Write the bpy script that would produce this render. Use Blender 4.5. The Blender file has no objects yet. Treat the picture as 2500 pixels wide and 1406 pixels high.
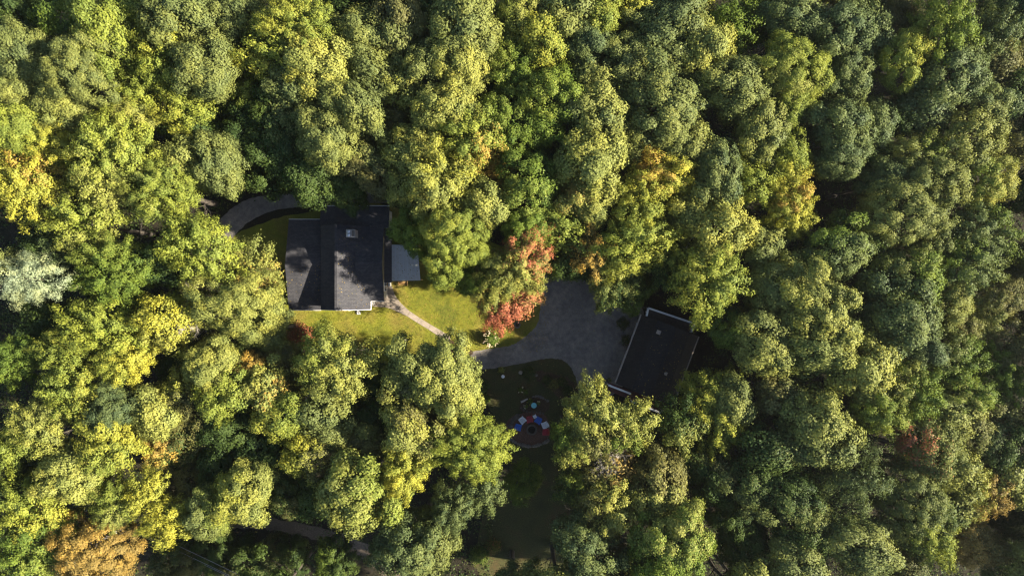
import bpy, math, random
import numpy as np
from mathutils import Vector, Matrix, Euler

# ------------------------------------------------------------ camera, sky, sun
SC = bpy.context.scene
CAM_H = 87.0                    # flying height of the drone above the yard
PPM = 19.23                     # photo pixels per metre on the ground
cam_d = bpy.data.cameras.new("camera")
cam = bpy.data.objects.new("camera", cam_d)
SC.collection.objects.link(cam)
cam.location = (0, 0, CAM_H)
cam.rotation_euler = (0, 0, 0)
cam_d.sensor_width = 36.0
cam_d.lens = 36.0 * (CAM_H * PPM) / 2500.0
cam_d.clip_end = 3000
SC.camera = cam

SUN_EL, SUN_AZ = 30.0, 7.0      # elevation, degrees south of east
W = bpy.data.worlds.new("World"); SC.world = W; W.use_nodes = True
nt = W.node_tree
bg = nt.nodes["Background"]
sky = nt.nodes.new("ShaderNodeTexSky"); sky.sky_type = 'NISHITA'; sky.sun_disc = False
sky.sun_elevation = math.radians(SUN_EL); sky.sun_rotation = math.radians(90 + SUN_AZ)
sky.altitude = 200; sky.dust_density = 1.0
nt.links.new(sky.outputs[0], bg.inputs[0]); bg.inputs[1].default_value = 0.066
sun_d = bpy.data.lights.new("sun", 'SUN'); sun_d.energy = 5.0; sun_d.angle = math.radians(0.55)
sun_d.color = (1.0, 0.89, 0.71)
sun = bpy.data.objects.new("sun", sun_d); SC.collection.objects.link(sun)
e, a = math.radians(SUN_EL), math.radians(-SUN_AZ)
to_sun = Vector((math.cos(e) * math.cos(a), math.cos(e) * math.sin(a), math.sin(e)))
sun.rotation_euler = to_sun.to_track_quat('Z', 'Y').to_euler()
sun.location = to_sun * 150

SC.view_settings.view_transform = 'Standard'; SC.view_settings.look = 'None'
SC.view_settings.exposure = 1.95; SC.view_settings.gamma = 1.0
SC.render.engine = 'CYCLES'
SC.cycles.max_bounces = 5; SC.cycles.diffuse_bounces = 3; SC.cycles.transmission_bounces = 3
SC.cycles.glossy_bounces = 2; SC.cycles.caustics_reflective = False; SC.cycles.caustics_refractive = False
SC.cycles.use_denoising = True; SC.cycles.filter_width = 1.3

# ------------------------------------------------------------ helpers
def P(px, py, z=0.0):
    """a point at height z that stands under photo pixel (px, py)"""
    k = (CAM_H - z) / CAM_H / PPM
    return Vector(((px - 1250) * k, (703 - py) * k, z))

def link(o, parent=None):
    SC.collection.objects.link(o)
    if parent is not None: o.parent = parent
    return o

def tag(o, label=None, cat=None, group=None, kind=None):
    if label: o["label"] = label
    if cat: o["category"] = cat
    if group: o["group"] = group
    if kind: o["kind"] = kind
    return o

def empty(name, loc, label, cat, group=None, rz=0.0):
    o = bpy.data.objects.new(name, None); o.empty_display_size = 0.3
    o.location = loc; o.rotation_euler = (0, 0, rz)
    link(o); return tag(o, label, cat, group)

class MB:
    def __init__(s): s.v = []; s.f = []
    def add(s, vs, fs):
        b = len(s.v); s.v += [tuple(v) for v in vs]; s.f += [tuple(b + i for i in f) for f in fs]; return s
    def box(s, x0, x1, y0, y1, z0, z1, M=None):
        vs = [Vector((x, y, z)) for x in (x0, x1) for y in (y0, y1) for z in (z0, z1)]
        if M is not None: vs = [M @ v for v in vs]
        return s.add(vs, [(0, 1, 3, 2), (4, 6, 7, 5), (0, 4, 5, 1), (2, 3, 7, 6), (0, 2, 6, 4), (1, 5, 7, 3)])
    def bar(s, a, b, w, h):
        a = Vector(a); b = Vector(b); d = b - a; L = d.length; d.normalize()
        up = Vector((0, 0, 1)) if abs(d.z) < 0.95 else Vector((1, 0, 0))
        x = d.cross(up).normalized(); y = x.cross(d).normalized()
        vs = [p + x * sx * w / 2 + y * sy * h / 2 for p in (a, b) for sx, sy in ((-1, -1), (1, -1), (1, 1), (-1, 1))]
        return s.add(vs, [(0, 3, 2, 1), (4, 5, 6, 7), (0, 1, 5, 4), (1, 2, 6, 5), (2, 3, 7, 6), (3, 0, 4, 7)])
    def tube(s, pts, radii, n=6):
        pts = [Vector(p) for p in pts]; rings = []
        for i, p in enumerate(pts):
            d = (pts[min(i + 1, len(pts) - 1)] - pts[max(i - 1, 0)]).normalized()
            up = Vector((0, 0, 1)) if abs(d.z) < 0.9 else Vector((1, 0, 0))
            x = d.cross(up).normalized(); y = x.cross(d)
            rings += [p + (x * math.cos(2 * math.pi * k / n) + y * math.sin(2 * math.pi * k / n)) * radii[i] for k in range(n)]
        fs = [(i * n + k, i * n + (k + 1) % n, (i + 1) * n + (k + 1) % n, (i + 1) * n + k)
              for i in range(len(pts) - 1) for k in range(n)]
        fs += [tuple(range(n - 1, -1, -1)), tuple((len(pts) - 1) * n + k for k in range(n))]
        return s.add(rings, fs)
    def lathe(s, prof, n=20, c=(0, 0, 0)):
        c = Vector(c)
        vs = [c + Vector((r * math.cos(2 * math.pi * k / n), r * math.sin(2 * math.pi * k / n), z)) for r, z in prof for k in range(n)]
        fs = [(i * n + k, i * n + (k + 1) % n, (i + 1) * n + (k + 1) % n, (i + 1) * n + k) for i in range(len(prof) - 1) for k in range(n)]
        fs += [tuple(range(n - 1, -1, -1)), tuple((len(prof) - 1) * n + k for k in range(n))]
        return s.add(vs, fs)
    def slab(s, quad, t):
        """a thick plate: polygon quad (counter-clockwise from above) is its top face"""
        n = len(quad); q = [Vector(p) for p in quad]
        vs = q + [p - Vector((0, 0, t)) for p in q]
        fs = [tuple(range(n)), tuple(range(2 * n - 1, n - 1, -1))] + [(i, n + i, n + (i + 1) % n, (i + 1) % n) for i in range(n)]
        return s.add(vs, fs)
    def rock(s, c, rx, ry, rz, rnd, n=9):
        vs = []; fs = []; m = 5
        ph = rnd.uniform(0, 6)
        for i in range(m):
            t = i / (m - 1) * math.pi * 0.62
            for k in range(n):
                a_ = 2 * math.pi * k / n + ph
                j = 1 + rnd.uniform(-.16, .16)
                vs.append((c[0] + rx * j * math.sin(t + .05) * math.cos(a_), c[1] + ry * j * math.sin(t + .05) * math.sin(a_), c[2] + rz * (math.cos(t) * j * .9 + .1)))
        for i in range(m - 1):
            for k in range(n): fs.append((i * n + k, (i + 1) * n + k, (i + 1) * n + (k + 1) % n, i * n + (k + 1) % n))
        fs.append(tuple(range(n)))
        return s.add(vs, fs)
    def mesh(s, name):
        me = bpy.data.meshes.new(name); me.from_pydata(s.v, [], s.f); me.update(); return me
    def build(s, name, m, parent=None, loc=None, smooth=False):
        me = s.mesh(name); me.materials.append(m)
        if smooth: me.polygons.foreach_set("use_smooth", [True] * len(me.polygons))
        o = bpy.data.objects.new(name, me); link(o, parent)
        if loc is not None: o.location = loc
        return o

# ------------------------------------------------------------ materials
def nodes(name):
    m = bpy.data.materials.new(name); m.use_nodes = True
    t = m.node_tree; return m, t, t.nodes["Principled BSDF"]

def noise(t, scale, detail=4, rough=.6, vec=None, coord='Object'):
    n = t.nodes.new("ShaderNodeTexNoise"); n.inputs["Scale"].default_value = scale
    n.inputs["Detail"].default_value = detail; n.inputs["Roughness"].default_value = rough
    tc = t.nodes.new("ShaderNodeTexCoord"); t.links.new(vec or tc.outputs[coord], n.inputs["Vector"])
    return n

def ramp(t, src, stops):
    r = t.nodes.new("ShaderNodeValToRGB"); el = r.color_ramp.elements
    while len(el) < len(stops): el.new(0.5)
    for k, (p, c) in enumerate(stops): el[k].position = p; el[k].color = (*c, 1)
    t.links.new(src, r.inputs[0]); return r

def bump(t, p, src, strength, dist=0.05):
    b = t.nodes.new("ShaderNodeBump"); b.inputs["Strength"].default_value = strength; b.inputs["Distance"].default_value = dist
    t.links.new(src, b.inputs["Height"]); t.links.new(b.outputs[0], p.inputs["Normal"]); return b

def mixc(t, fac, a_, b_, mode='MIX'):
    m = t.nodes.new("ShaderNodeMix"); m.data_type = 'RGBA'; m.blend_type = mode
    for i, v in ((0, fac), (6, a_), (7, b_)):
        if isinstance(v, (int, float)): m.inputs[i].default_value = v
        elif isinstance(v, tuple): m.inputs[i].default_value = (*v, 1)
        else: t.links.new(v, m.inputs[i])
    return m.outputs[2]

def plain(name, c, rough=.7, var=.15, scale=6, metal=0.0, bstr=.15):
    m, t, p = nodes(name)
    n = noise(t, scale, 5)
    r = ramp(t, n.outputs[0], [(.3, tuple(x * (1 - var) for x in c)), (.7, tuple(min(1, x * (1 + var)) for x in c))])
    t.links.new(r.outputs[0], p.inputs["Base Color"]); p.inputs["Roughness"].default_value = rough
    p.inputs["Metallic"].default_value = metal
    if bstr: bump(t, p, n.outputs[0], bstr, .02)
    return m

def m_ground(name, stops, s1, s2, bs, fine=(.75, 1.25), rough=.95, s3=None):
    """broad patches (s1) x speckle (s2)"""
    m, t, p = nodes(name)
    n1 = noise(t, s1, 6, .65); n2 = noise(t, s2, 3, .7)
    r = ramp(t, n1.outputs[0], stops)
    g = ramp(t, n2.outputs[0], [(.35, (fine[0],) * 3), (.65, (fine[1],) * 3)])
    c = mixc(t, 1.0, r.outputs[0], g.outputs[0], 'MULTIPLY')
    t.links.new(c, p.inputs["Base Color"]); p.inputs["Roughness"].default_value = rough
    p.inputs["Specular IOR Level"].default_value = .2
    bump(t, p, n2.outputs[0], bs, .08)
    return m

MT = {}
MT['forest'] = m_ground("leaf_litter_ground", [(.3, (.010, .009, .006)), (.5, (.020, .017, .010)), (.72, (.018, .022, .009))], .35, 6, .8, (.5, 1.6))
def m_lawn():
    m, t, p = nodes("lawn_grass")
    big = noise(t, .16, 4, .55); mid = noise(t, 1.3, 5, .7); fine = noise(t, 9, 3, .75)
    r = ramp(t, big.outputs[0], [(.32, (.105, .125, .022)), (.47, (.165, .178, .022)), (.58, (.18, .165, .034)), (.72, (.19, .145, .042))])
    r2 = ramp(t, mid.outputs[0], [(.3, (.75, .8, .75)), (.7, (1.25, 1.15, 1.1))])
    r3 = ramp(t, fine.outputs[0], [(.3, (.6, .62, .6)), (.7, (1.35, 1.3, 1.3))])
    c = mixc(t, 1.0, mixc(t, 1.0, r.outputs[0], r2.outputs[0], 'MULTIPLY'), r3.outputs[0], 'MULTIPLY')
    t.links.new(c, p.inputs["Base Color"]); p.inputs["Roughness"].default_value = .9
    p.inputs["Specular IOR Level"].default_value = .15
    bump(t, p, fine.outputs[0], .5, .06)
    return m
MT['lawn'] = m_lawn()
MT['lawn_dark'] = m_ground("rough_grass", [(.3, (.033, .036, .014)), (.5, (.048, .050, .017)), (.7, (.070, .046, .021))], .3, 7, .6, (.6, 1.4))  # darker rough grass; the lower yard's shade is partly put into its colour
def m_gravel():
    m, t, p = nodes("grey_gravel")
    big = noise(t, .25, 5, .6)
    f1 = noise(t, 11, 3, .8); f2 = noise(t, 1.6, 4, .6)
    r = ramp(t, big.outputs[0], [(.3, (.105, .098, .092)), (.5, (.155, .144, .132)), (.7, (.215, .192, .165))])
    g = ramp(t, f1.outputs[0], [(.32, (.62, .62, .66)), (.5, (1, 1, 1)), (.68, (1.5, 1.45, 1.4))])
    g2 = ramp(t, f2.outputs[0], [(.3, (.72, .72, .74)), (.7, (1.3, 1.26, 1.2))])
    c = mixc(t, 1.0, mixc(t, 1.0, r.outputs[0], g.outputs[0], 'MULTIPLY'), g2.outputs[0], 'MULTIPLY')
    t.links.new(c, p.inputs["Base Color"]); p.inputs["Roughness"].default_value = .9
    bump(t, p, f1.outputs[0], .6, .05)
    return m
MT['gravel'] = m_gravel()
MT['dirt'] = m_ground("bare_dirt_track", [(.3, (.07, .055, .04)), (.7, (.13, .105, .08))], .5, 5, .5)
MT['mulch'] = m_ground("reddish_mulch", [(.3, (.085, .045, .032)), (.7, (.13, .075, .052))], .8, 9, .6, (.6, 1.4))
MT['bed'] = m_ground("brown_planting_bed", [(.3, (.04, .026, .016)), (.7, (.075, .05, .028))], .8, 7, .6, (.6, 1.5))
MT['concrete'] = plain("concrete", (.27, .225, .18), .85, .25, 1.6, bstr=.1)
MT['stone'] = plain("field_stone", (.13, .11, .09), .85, .35, 3, bstr=.5)
MT['stone_dark'] = plain("dark_field_stone", (.085, .07, .058), .9, .35, 3, bstr=.5)
MT['white'] = plain("white_paint", (.78, .77, .74), .5, .04, 4, bstr=0)
MT['whitewood'] = plain("white_painted_wood", (.55, .56, .58), .6, .12, 4, bstr=.1)
MT['siding'] = plain("cream_siding", (.55, .50, .42), .7, .06, 3, bstr=.05)
MT['redwall'] = plain("barn_red_siding", (.16, .025, .02), .7, .2, 4, bstr=.15)
MT['reddeck'] = plain("dark_red_deck_boards", (.085, .022, .018), .7, .35, 4, bstr=.2)
MT['deck'] = plain("weathered_deck_boards", (.05, .042, .038), .8, .35, 4, bstr=.2)
MT['wood'] = plain("pine_boards", (.50, .30, .11), .7, .2, 5, bstr=.15)
MT['brick'] = plain("pale_chimney_brick", (.42, .37, .33), .85, .25, 9, bstr=.4)
MT['metal'] = plain("galvanised_metal", (.55, .56, .58), .35, .1, 5, metal=.8, bstr=0)
MT['gutter'] = plain("taupe_gutter", (.36, .30, .25), .6, .2, 3, bstr=0)
MT['bark'] = plain("bark", (.055, .045, .035), .9, .35, 5, bstr=.5)
MT['palebark'] = plain("bleached_dead_wood", (.40, .36, .31), .85, .25, 4, bstr=.3)
MT['black'] = plain("charred_black", (.012, .011, .010), .95, .3, 8)
MT['glass'] = plain("window_glass", (.03, .035, .04), .08, .1, 2, bstr=0)
MT['blue'] = plain("blue_plastic", (.015, .12, .50), .45, .06, 3, bstr=0)
MT['redpl'] = plain("red_plastic", (.38, .015, .03), .45, .06, 3, bstr=0)
MT['whitepl'] = plain("white_plastic", (.72, .73, .76), .45, .04, 3, bstr=0)
MT['teal'] = plain("teal_glaze", (.16, .48, .50), .3, .1, 5, bstr=0)
MT['wire'] = plain("weathered_aluminium_cable", (.30, .30, .31), .5, .05, 3, metal=.4, bstr=0)

def m_shingle(name, k):
    m, t, p = nodes(name)
    tc = t.nodes.new("ShaderNodeTexCoord")
    br = t.nodes.new("ShaderNodeTexBrick"); br.inputs["Scale"].default_value = 1.0
    br.inputs["Brick Width"].default_value = .34; br.inputs["Row Height"].default_value = .16
    br.inputs["Mortar Size"].default_value = .012; br.inputs["Bias"].default_value = 0
    br.inputs["Color1"].default_value = (.031 * k, .033 * k, .042 * k, 1); br.inputs["Color2"].default_value = (.052 * k, .053 * k, .061 * k, 1)
    br.inputs["Mortar"].default_value = (.018 * k, .018 * k, .021 * k, 1)
    t.links.new(tc.outputs['Object'], br.inputs['Vector'])
    n = noise(t, .7, 5, .6); f = noise(t, 14, 2, .8)
    r = ramp(t, n.outputs[0], [(.3, (.8, .8, .82)), (.7, (1.2, 1.18, 1.15))])
    r2 = ramp(t, f.outputs[0], [(.35, (.7, .7, .7)), (.68, (1.45, 1.4, 1.35))])
    c = mixc(t, 1.0, mixc(t, 1.0, br.outputs[0], r.outputs[0], 'MULTIPLY'), r2.outputs[0], 'MULTIPLY')
    t.links.new(c, p.inputs["Base Color"]); p.inputs["Roughness"].default_value = .85
    p.inputs["Specular IOR Level"].default_value = .35
    bump(t, p, br.outputs['Fac'], .3, .02).invert = True
    return m
MT['shingle'] = m_shingle('charcoal_shingles', 1.0)
MT['shingle_black'] = m_shingle('black_shingles', .5)
def m_poly():
    m, t, p = nodes("milky_corrugated_polycarbonate")
    n = noise(t, 1.5, 4)
    r = ramp(t, n.outputs[0], [(.3, (.56, .54, .50)), (.7, (.68, .66, .62))])
    t.links.new(r.outputs[0], p.inputs["Base Color"]); p.inputs["Roughness"].default_value = .35
    tl = t.nodes.new("ShaderNodeBsdfTranslucent"); tl.inputs[0].default_value = (.3, .31, .3, 1)
    mx = t.nodes.new("ShaderNodeMixShader"); mx.inputs[0].default_value = .3
    out = t.nodes["Material Output"]
    t.links.new(p.outputs[0], mx.inputs[1]); t.links.new(tl.outputs[0], mx.inputs[2]); t.links.new(mx.outputs[0], out.inputs[0])
    return m
MT['poly'] = m_poly()

# leaf colours: (darker leaf, brighter leaf) albedo
PAL = {
 'ol': ((.078, .098, .028), (.200, .222, .066), 'pale olive'),
 'yo': ((.110, .130, .026), (.305, .312, .082), 'straw-green'),
 'yg': ((.085, .118, .016), (.250, .282, .056), 'yellow-green'),
 'ye': ((.165, .175, .018), (.365, .360, .066), 'golden yellow'),
 'dg': ((.028, .050, .014), (.068, .100, .026), 'dark green'),  # deep green leaf; on the dim trees its darkness stands in for shade
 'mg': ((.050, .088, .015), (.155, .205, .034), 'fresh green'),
 'sg': ((.050, .075, .026), (.138, .170, .062), 'grey-green'),
 'ob': ((.150, .105, .028), (.330, .235, .070), 'orange-brown'),
 'or': ((.250, .155, .030), (.460, .330, .085), 'orange'),
 'rd': ((.215, .058, .028), (.450, .165, .092), 'red'),
 'pk': ((.180, .225, .125), (.430, .480, .270), 'pale silvery'),
 'br': ((.075, .075, .026), (.150, .150, .052), 'bronze'),
 'wf': ((.45, .36, .26), (.80, .72, .58), 'creamy white'),
}
_fm = {}
def leafmat(code):
    code = code.split("@")[0]
    if code in _fm: return _fm[code]
    parts = code.split('+'); main = PAL[parts[0]]; acc = PAL[parts[1].strip('-*')] if len(parts) > 1 else None; lo, hi = (.80, 1.0) if code.endswith('-') else ((.30, .80) if code.endswith('*') else (.60, .85))
    m, t, p = nodes("foliage_" + code.replace('+', '_'))
    at = t.nodes.new("ShaderNodeAttribute"); at.attribute_name = "tint"
    sep = t.nodes.new("ShaderNodeSeparateColor"); t.links.new(at.outputs['Color'], sep.inputs[0])
    oi = t.nodes.new("ShaderNodeObjectInfo")
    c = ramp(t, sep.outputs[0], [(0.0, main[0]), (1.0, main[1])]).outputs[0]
    lob = ramp(t, sep.outputs[1], [(0.0, (.80, .86, .96)), (1.0, (1.18, 1.12, .94))]).outputs[0]
    c = mixc(t, 1.0, c, lob, 'MULTIPLY')
    if acc:
        ca = ramp(t, sep.outputs[0], [(0.0, acc[0]), (1.0, acc[1])]).outputs[0]
        f = ramp(t, sep.outputs[2], [(lo, (0, 0, 0)), (hi, (1, 1, 1))]).outputs[0]
        c = mixc(t, f, c, ca)
    ob = ramp(t, oi.outputs['Random'], [(0.0, (.88, .90, .95)), (1.0, (1.12, 1.08, 1.02))]).outputs[0]
    c = mixc(t, 1.0, c, ob, 'MULTIPLY')
    t.links.new(c, p.inputs["Base Color"]); p.inputs["Roughness"].default_value = .5
    p.inputs["Specular IOR Level"].default_value = .08
    tl = t.nodes.new("ShaderNodeBsdfTranslucent")
    ct = mixc(t, 1.0, c, (1.25, 1.2, .6), 'MULTIPLY'); t.links.new(ct, tl.inputs[0])
    mx = t.nodes.new("ShaderNodeMixShader"); mx.inputs[0].default_value = .15
    t.links.new(p.outputs[0], mx.inputs[1]); t.links.new(tl.outputs[0], mx.inputs[2])
    t.links.new(mx.outputs[0], t.nodes["Material Output"].inputs[0])
    _fm[code] = m; return m

# thin morning haze between the drone and the trees
def haze(density):
    m = bpy.data.materials.new("haze"); m.use_nodes = True; t = m.node_tree; t.nodes.clear()
    out = t.nodes.new("ShaderNodeOutputMaterial"); v = t.nodes.new("ShaderNodeVolumePrincipled")
    v.inputs["Color"].default_value = (.93, .95, 1, 1); v.inputs["Density"].default_value = density; v.inputs["Anisotropy"].default_value = .55
    t.links.new(v.outputs[0], out.inputs["Volume"])
    h = 640
    o = MB().box(-h, h, -h, h, -1.0, CAM_H + 4).build("haze", m); o["kind"] = "stuff"
    o["label"] = "thin warm haze lying over the whole forest"; o["category"] = "haze"
haze(.00011)
# ------------------------------------------------------------ foliage meshes
def unit(v): return v / np.maximum(np.linalg.norm(v, axis=-1, keepdims=True), 1e-9)

def leaves_mesh(name, c, n, size, tint, rng, aspect=.62):
    """one four-cornered leaf (or spray of leaflets) at each point c, facing n"""
    N = len(c)
    r = unit(rng.normal(size=(N, 3))); t_ = unit(np.cross(n, r)); b = np.cross(n, t_)
    L = size[:, None]
    droop = n * L * .14
    v = np.stack([c + t_ * L * .5 - droop, c + b * L * aspect * .5, c - t_ * L * .5 - droop, c - b * L * aspect * .5], 1).reshape(-1, 3)
    me = bpy.data.meshes.new(name)
    me.vertices.add(4 * N); me.vertices.foreach_set("co", v.astype(np.float32).ravel())
    me.loops.add(4 * N); me.loops.foreach_set("vertex_index", np.arange(4 * N, dtype=np.int32))
    me.polygons.add(N); me.polygons.foreach_set("loop_start", np.arange(0, 4 * N, 4, dtype=np.int32))
    at = me.color_attributes.new("tint", 'FLOAT_COLOR', 'POINT')
    col = np.ones((N, 4), dtype=np.float32); col[:, :3] = tint
    at.data.foreach_set("color", np.repeat(col, 4, 0).ravel())
    me.update(); me.validate(); return me

def fib(n, rng, zmin=-.45):
    k = np.arange(n) + .5
    z = 1 - (1 - zmin) * k / n; ph = k * 2.399963 + rng.uniform(0, 6.28)
    r = np.sqrt(np.maximum(0, 1 - z * z))
    d = np.stack([r * np.cos(ph), r * np.sin(ph), z], 1)
    return unit(d + rng.normal(size=d.shape) * .11)

def crown_mesh(name, style, R, seed, dens=1.0):
    """style: O clustered lobes, M feathery sprays, R fine and rounded, P pine"""
    rng = np.random.default_rng(seed); thin = style == 'T'
    if thin: style = 'O'; dens = dens * .45
    V = {'O': 1.05, 'M': .95, 'R': 1.15, 'P': 1.35}[style] * R
    amp = rng.uniform(.05, .19, 4); ph = rng.uniform(0, 6.28, 4)
    nl = {'O': 3.8, 'M': 7.5, 'R': 7.0, 'P': 5.5}[style] * R * R + 8
    nl = int(nl)
    D = fib(nl, rng)
    th = np.arctan2(D[:, 1], D[:, 0])
    mod = 1 + sum(amp[i] * np.cos((i + 2) * th + ph[i]) for i in range(4)) * np.sqrt(1 - np.clip(D[:, 2], -1, 1) ** 2)
    rr = {'O': (.66, .98), 'M': (.55, .86), 'R': (.78, .92), 'P': (.5, .92)}[style]
    rad = rng.uniform(*rr, nl) * mod
    C = D * rad[:, None] * np.array([R, R, V])
    Dn = unit(D / np.array([1, 1, V / R]))
    out, nor, siz, tin = [], [], [], []
    base = {'O': .74, 'M': .48, 'R': .50, 'P': .50}[style]
    for i in range(nl):
        u = Dn[i].copy()
        if style == 'M': u = unit((u + np.array([u[0], u[1], 0]) * .8 + rng.normal(size=3) * .15)[None])[0]
        if style == 'P': u = unit((np.array([u[0], u[1], .15]) + rng.normal(size=3) * .12)[None])[0]
        lr = base * rng.uniform(.7, 1.35)
        la = lr * {'O': 1.05, 'M': 2.5, 'R': 1.0, 'P': 2.1}[style]
        if style == 'M': lr *= .64
        if style == 'P': lr *= .68
        # clusters of leaves over the lobe surface
        m = int(dens * {'O': 56, 'M': 46, 'R': 34, 'P': 46}[style] * (lr / base) ** 1.6 * (1.25 if style in 'MP' else 1))
        d = unit(rng.normal(size=(m, 3)) + u * .75)
        a_ = unit(np.cross(u, [0.3, .2, 1.0])[None])[0]; b_ = np.cross(u, a_)
        q = rng.uniform(.72, 1.08, (m, 1))
        pos = C[i] + q * (d @ u)[:, None] * u * la + q * (d @ a_)[:, None] * a_ * lr + q * (d @ b_)[:, None] * b_ * lr
        if style in 'MP': pos[:, 2] -= .10 * np.maximum(0, (d @ u)) * la
        k = {'O': 11, 'M': 9, 'R': 10, 'P': 8}[style]
        cr = {'O': .19, 'M': .17, 'R': .17, 'P': .17}[style]
        off = rng.normal(size=(m, k, 3)) * cr
        pp = (pos[:, None, :] + off).reshape(-1, 3)
        cn = unit(d * .9 + Dn[i] * .5 + np.array([0, 0, .25]))
        nn = unit(np.repeat(cn, k, 0) * 1.15 + unit(off.reshape(-1, 3)) * .45 + rng.normal(size=(m * k, 3)) * .33)
        s0 = {'O': .205, 'M': .185, 'R': .155, 'P': .18}[style]
        out.append(pp); nor.append(nn); siz.append(s0 * rng.uniform(.55, 1.4, m * k))
        tt = np.empty((m * k, 3)); tt[:, 0] = np.clip(rng.beta(2, 2, m * k) * .7 + np.repeat(rng.uniform(0, .3, m), k), 0, 1)
        tt[:, 1] = rng.uniform(); tt[:, 2] = rng.uniform(0, 1); tin.append(tt)
    # accent colour sits on neighbouring lobes, so whole boughs turn together
    ctr = unit(np.array([[1.0, 0, rng.uniform(0, .6)]]))[0]
    for i in range(nl):
        tin[i][:, 2] = np.clip(.5 + .42 * float(D[i] @ ctr) + rng.normal() * .10, 0, 1) + rng.normal(size=len(tin[i])) * .13
    # loose inner leaves that close the crown from within
    mi = int(60 * R * R * dens * (.15 if thin else 1))
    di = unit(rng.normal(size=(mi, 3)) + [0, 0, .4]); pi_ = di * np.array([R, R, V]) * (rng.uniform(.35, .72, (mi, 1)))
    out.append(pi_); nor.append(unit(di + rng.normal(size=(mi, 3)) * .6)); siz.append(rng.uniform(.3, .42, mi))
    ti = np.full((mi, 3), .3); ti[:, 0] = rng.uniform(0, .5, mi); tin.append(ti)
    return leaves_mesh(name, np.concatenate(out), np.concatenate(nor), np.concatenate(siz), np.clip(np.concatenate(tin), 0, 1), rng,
                       aspect={'O': .66, 'M': .55, 'R': .7, 'P': .30}[style])

def limb(mb, p, d, L, r, rnd, depth, n=5, droop=0.0):
    pts = [Vector(p)]; dd = Vector(d).normalized(); segs = 4
    for i in range(segs):
        dd = (dd + Vector((rnd.uniform(-.22, .22), rnd.uniform(-.22, .22), rnd.uniform(-.12, .18) - droop))).normalized()
        pts.append(pts[-1] + dd * L / segs)
    mb.tube(pts, [r * (1 - .8 * i / segs) for i in range(segs + 1)], n)
    if depth > 0:
        for i in range(1, segs + 1):
            for _ in range(2):
                nd = (dd + Vector((rnd.uniform(-1, 1), rnd.uniform(-1, 1), rnd.uniform(-.25, .5)))).normalized()
                limb(mb, pts[i], nd, L * rnd.uniform(.4, .6), r * (1 - .8 * i / segs) * .8 + .004, rnd, depth - 1, max(3, n - 1), droop)

def trunk_mesh(seed, mat='bark'):
    """trunk of a tree 10 m high in all (crown centre at 7), limbs reaching into a crown of radius 3"""
    rnd = random.Random(seed); mb = MB()
    pts = [Vector((0, 0, -.3))]
    for i in range(7):
        pts.append(Vector((rnd.uniform(-.12, .12) * i / 3, rnd.uniform(-.12, .12) * i / 3, .1 + 1.35 * (i + 1) - 1.0)))
    mb.tube(pts, [.34, .26, .22, .19, .16, .12, .08, .04], 8)
    for k in range(8):
        a_ = k * 2.4 + rnd.uniform(-.4, .4); i = 3 + k % 5
        i = min(i, 7)
        limb(mb, pts[i - 1], (math.cos(a_), math.sin(a_), rnd.uniform(.35, .9)), rnd.uniform(1.6, 2.3), .055, rnd, 1, 5)
    me = mb.mesh("trunk"); me.materials.append(MT[mat]); return me

CROWN = {}
SIZES = {'S': 1.9, 'M': 3.1, 'L': 4.5}
def crown_for(style, R, rnd):
    s = 'S' if R < 2.4 else ('M' if R < 3.8 else 'L')
    nvar = {'S': 4, 'M': 6, 'L': 5}[s]
    if style == 'P': nvar = 1
    if style == 'T': nvar = 2
    v = rnd.randrange(nvar); key = (style, s, v)
    if key not in CROWN:
        me = crown_mesh("crown", style, SIZES[s], 1000 + ord(style) * 31 + ord(s) * 7 + v)
        me.materials.append(None); CROWN[key] = me
    return CROWN[key], SIZES[s]
TRUNKS = [trunk_mesh(i) for i in range(6)]; PALE = [trunk_mesh(i, 'palebark') for i in range(8, 10)]
KIND = {'O': ('oak_tree', 'clustered oak'), 'M': ('maple_tree', 'feathery maple'),
        'T': ('oak_tree', 'sparse-leaved tree'), 'R': ('broadleaf_tree', 'fine-leaved tree'), 'P': ('pine_tree', 'pine')}
def plant_tree(px, py, rpx, h, style, col, phrase, idx, group=None, full=None):
    rnd = random.Random(idx * 7919 + 13)
    # crown radius and place from the photo, at the height of the crown
    guess = h - 2.5
    R = rpx / PPM * (CAM_H - guess) / CAM_H * 1.0
    me, R0 = crown_for(style, R, rnd); s = R / R0
    turn = rnd.uniform(0, 6.28)
    if '@' in col: col, deg = col.split('@'); turn = math.radians(float(deg))
    vz = {'T': 1.05, 'O': 1.05, 'M': .95, 'R': 1.15, 'P': 1.35}[style] * R
    zc = max(h - vz * .95, vz * .55)
    p = P(px, py, zc + vz * .35)
    name, form = KIND[style]
    colw = PAL[col.split('+')[0]][2]
    label = full or f"{colw} {form} {phrase}"
    root = empty(name, (p.x, p.y, 0), label, 'tree' if style != 'P' else 'pine tree', group)
    cr = bpy.data.objects.new("crown", me); link(cr, root)
    cr.location = (0, 0, zc)
    ex = rnd.uniform(.86, 1.17)
    cr.scale = (s * ex, s / ex, s * rnd.uniform(.92, 1.12)); cr.rotation_euler = (rnd.uniform(-.08, .08), rnd.uniform(-.08, .08), turn)
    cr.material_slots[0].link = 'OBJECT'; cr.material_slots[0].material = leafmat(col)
    tr = bpy.data.objects.new("trunk", TRUNKS[idx % 6] if style != "T" else PALE[idx % 2]); link(tr, root)
    tr.scale = (R / 3.2, R / 3.2, (zc + vz * .6) / 9.0); tr.rotation_euler = (0, 0, rnd.uniform(0, 6.28))
    return root
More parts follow.
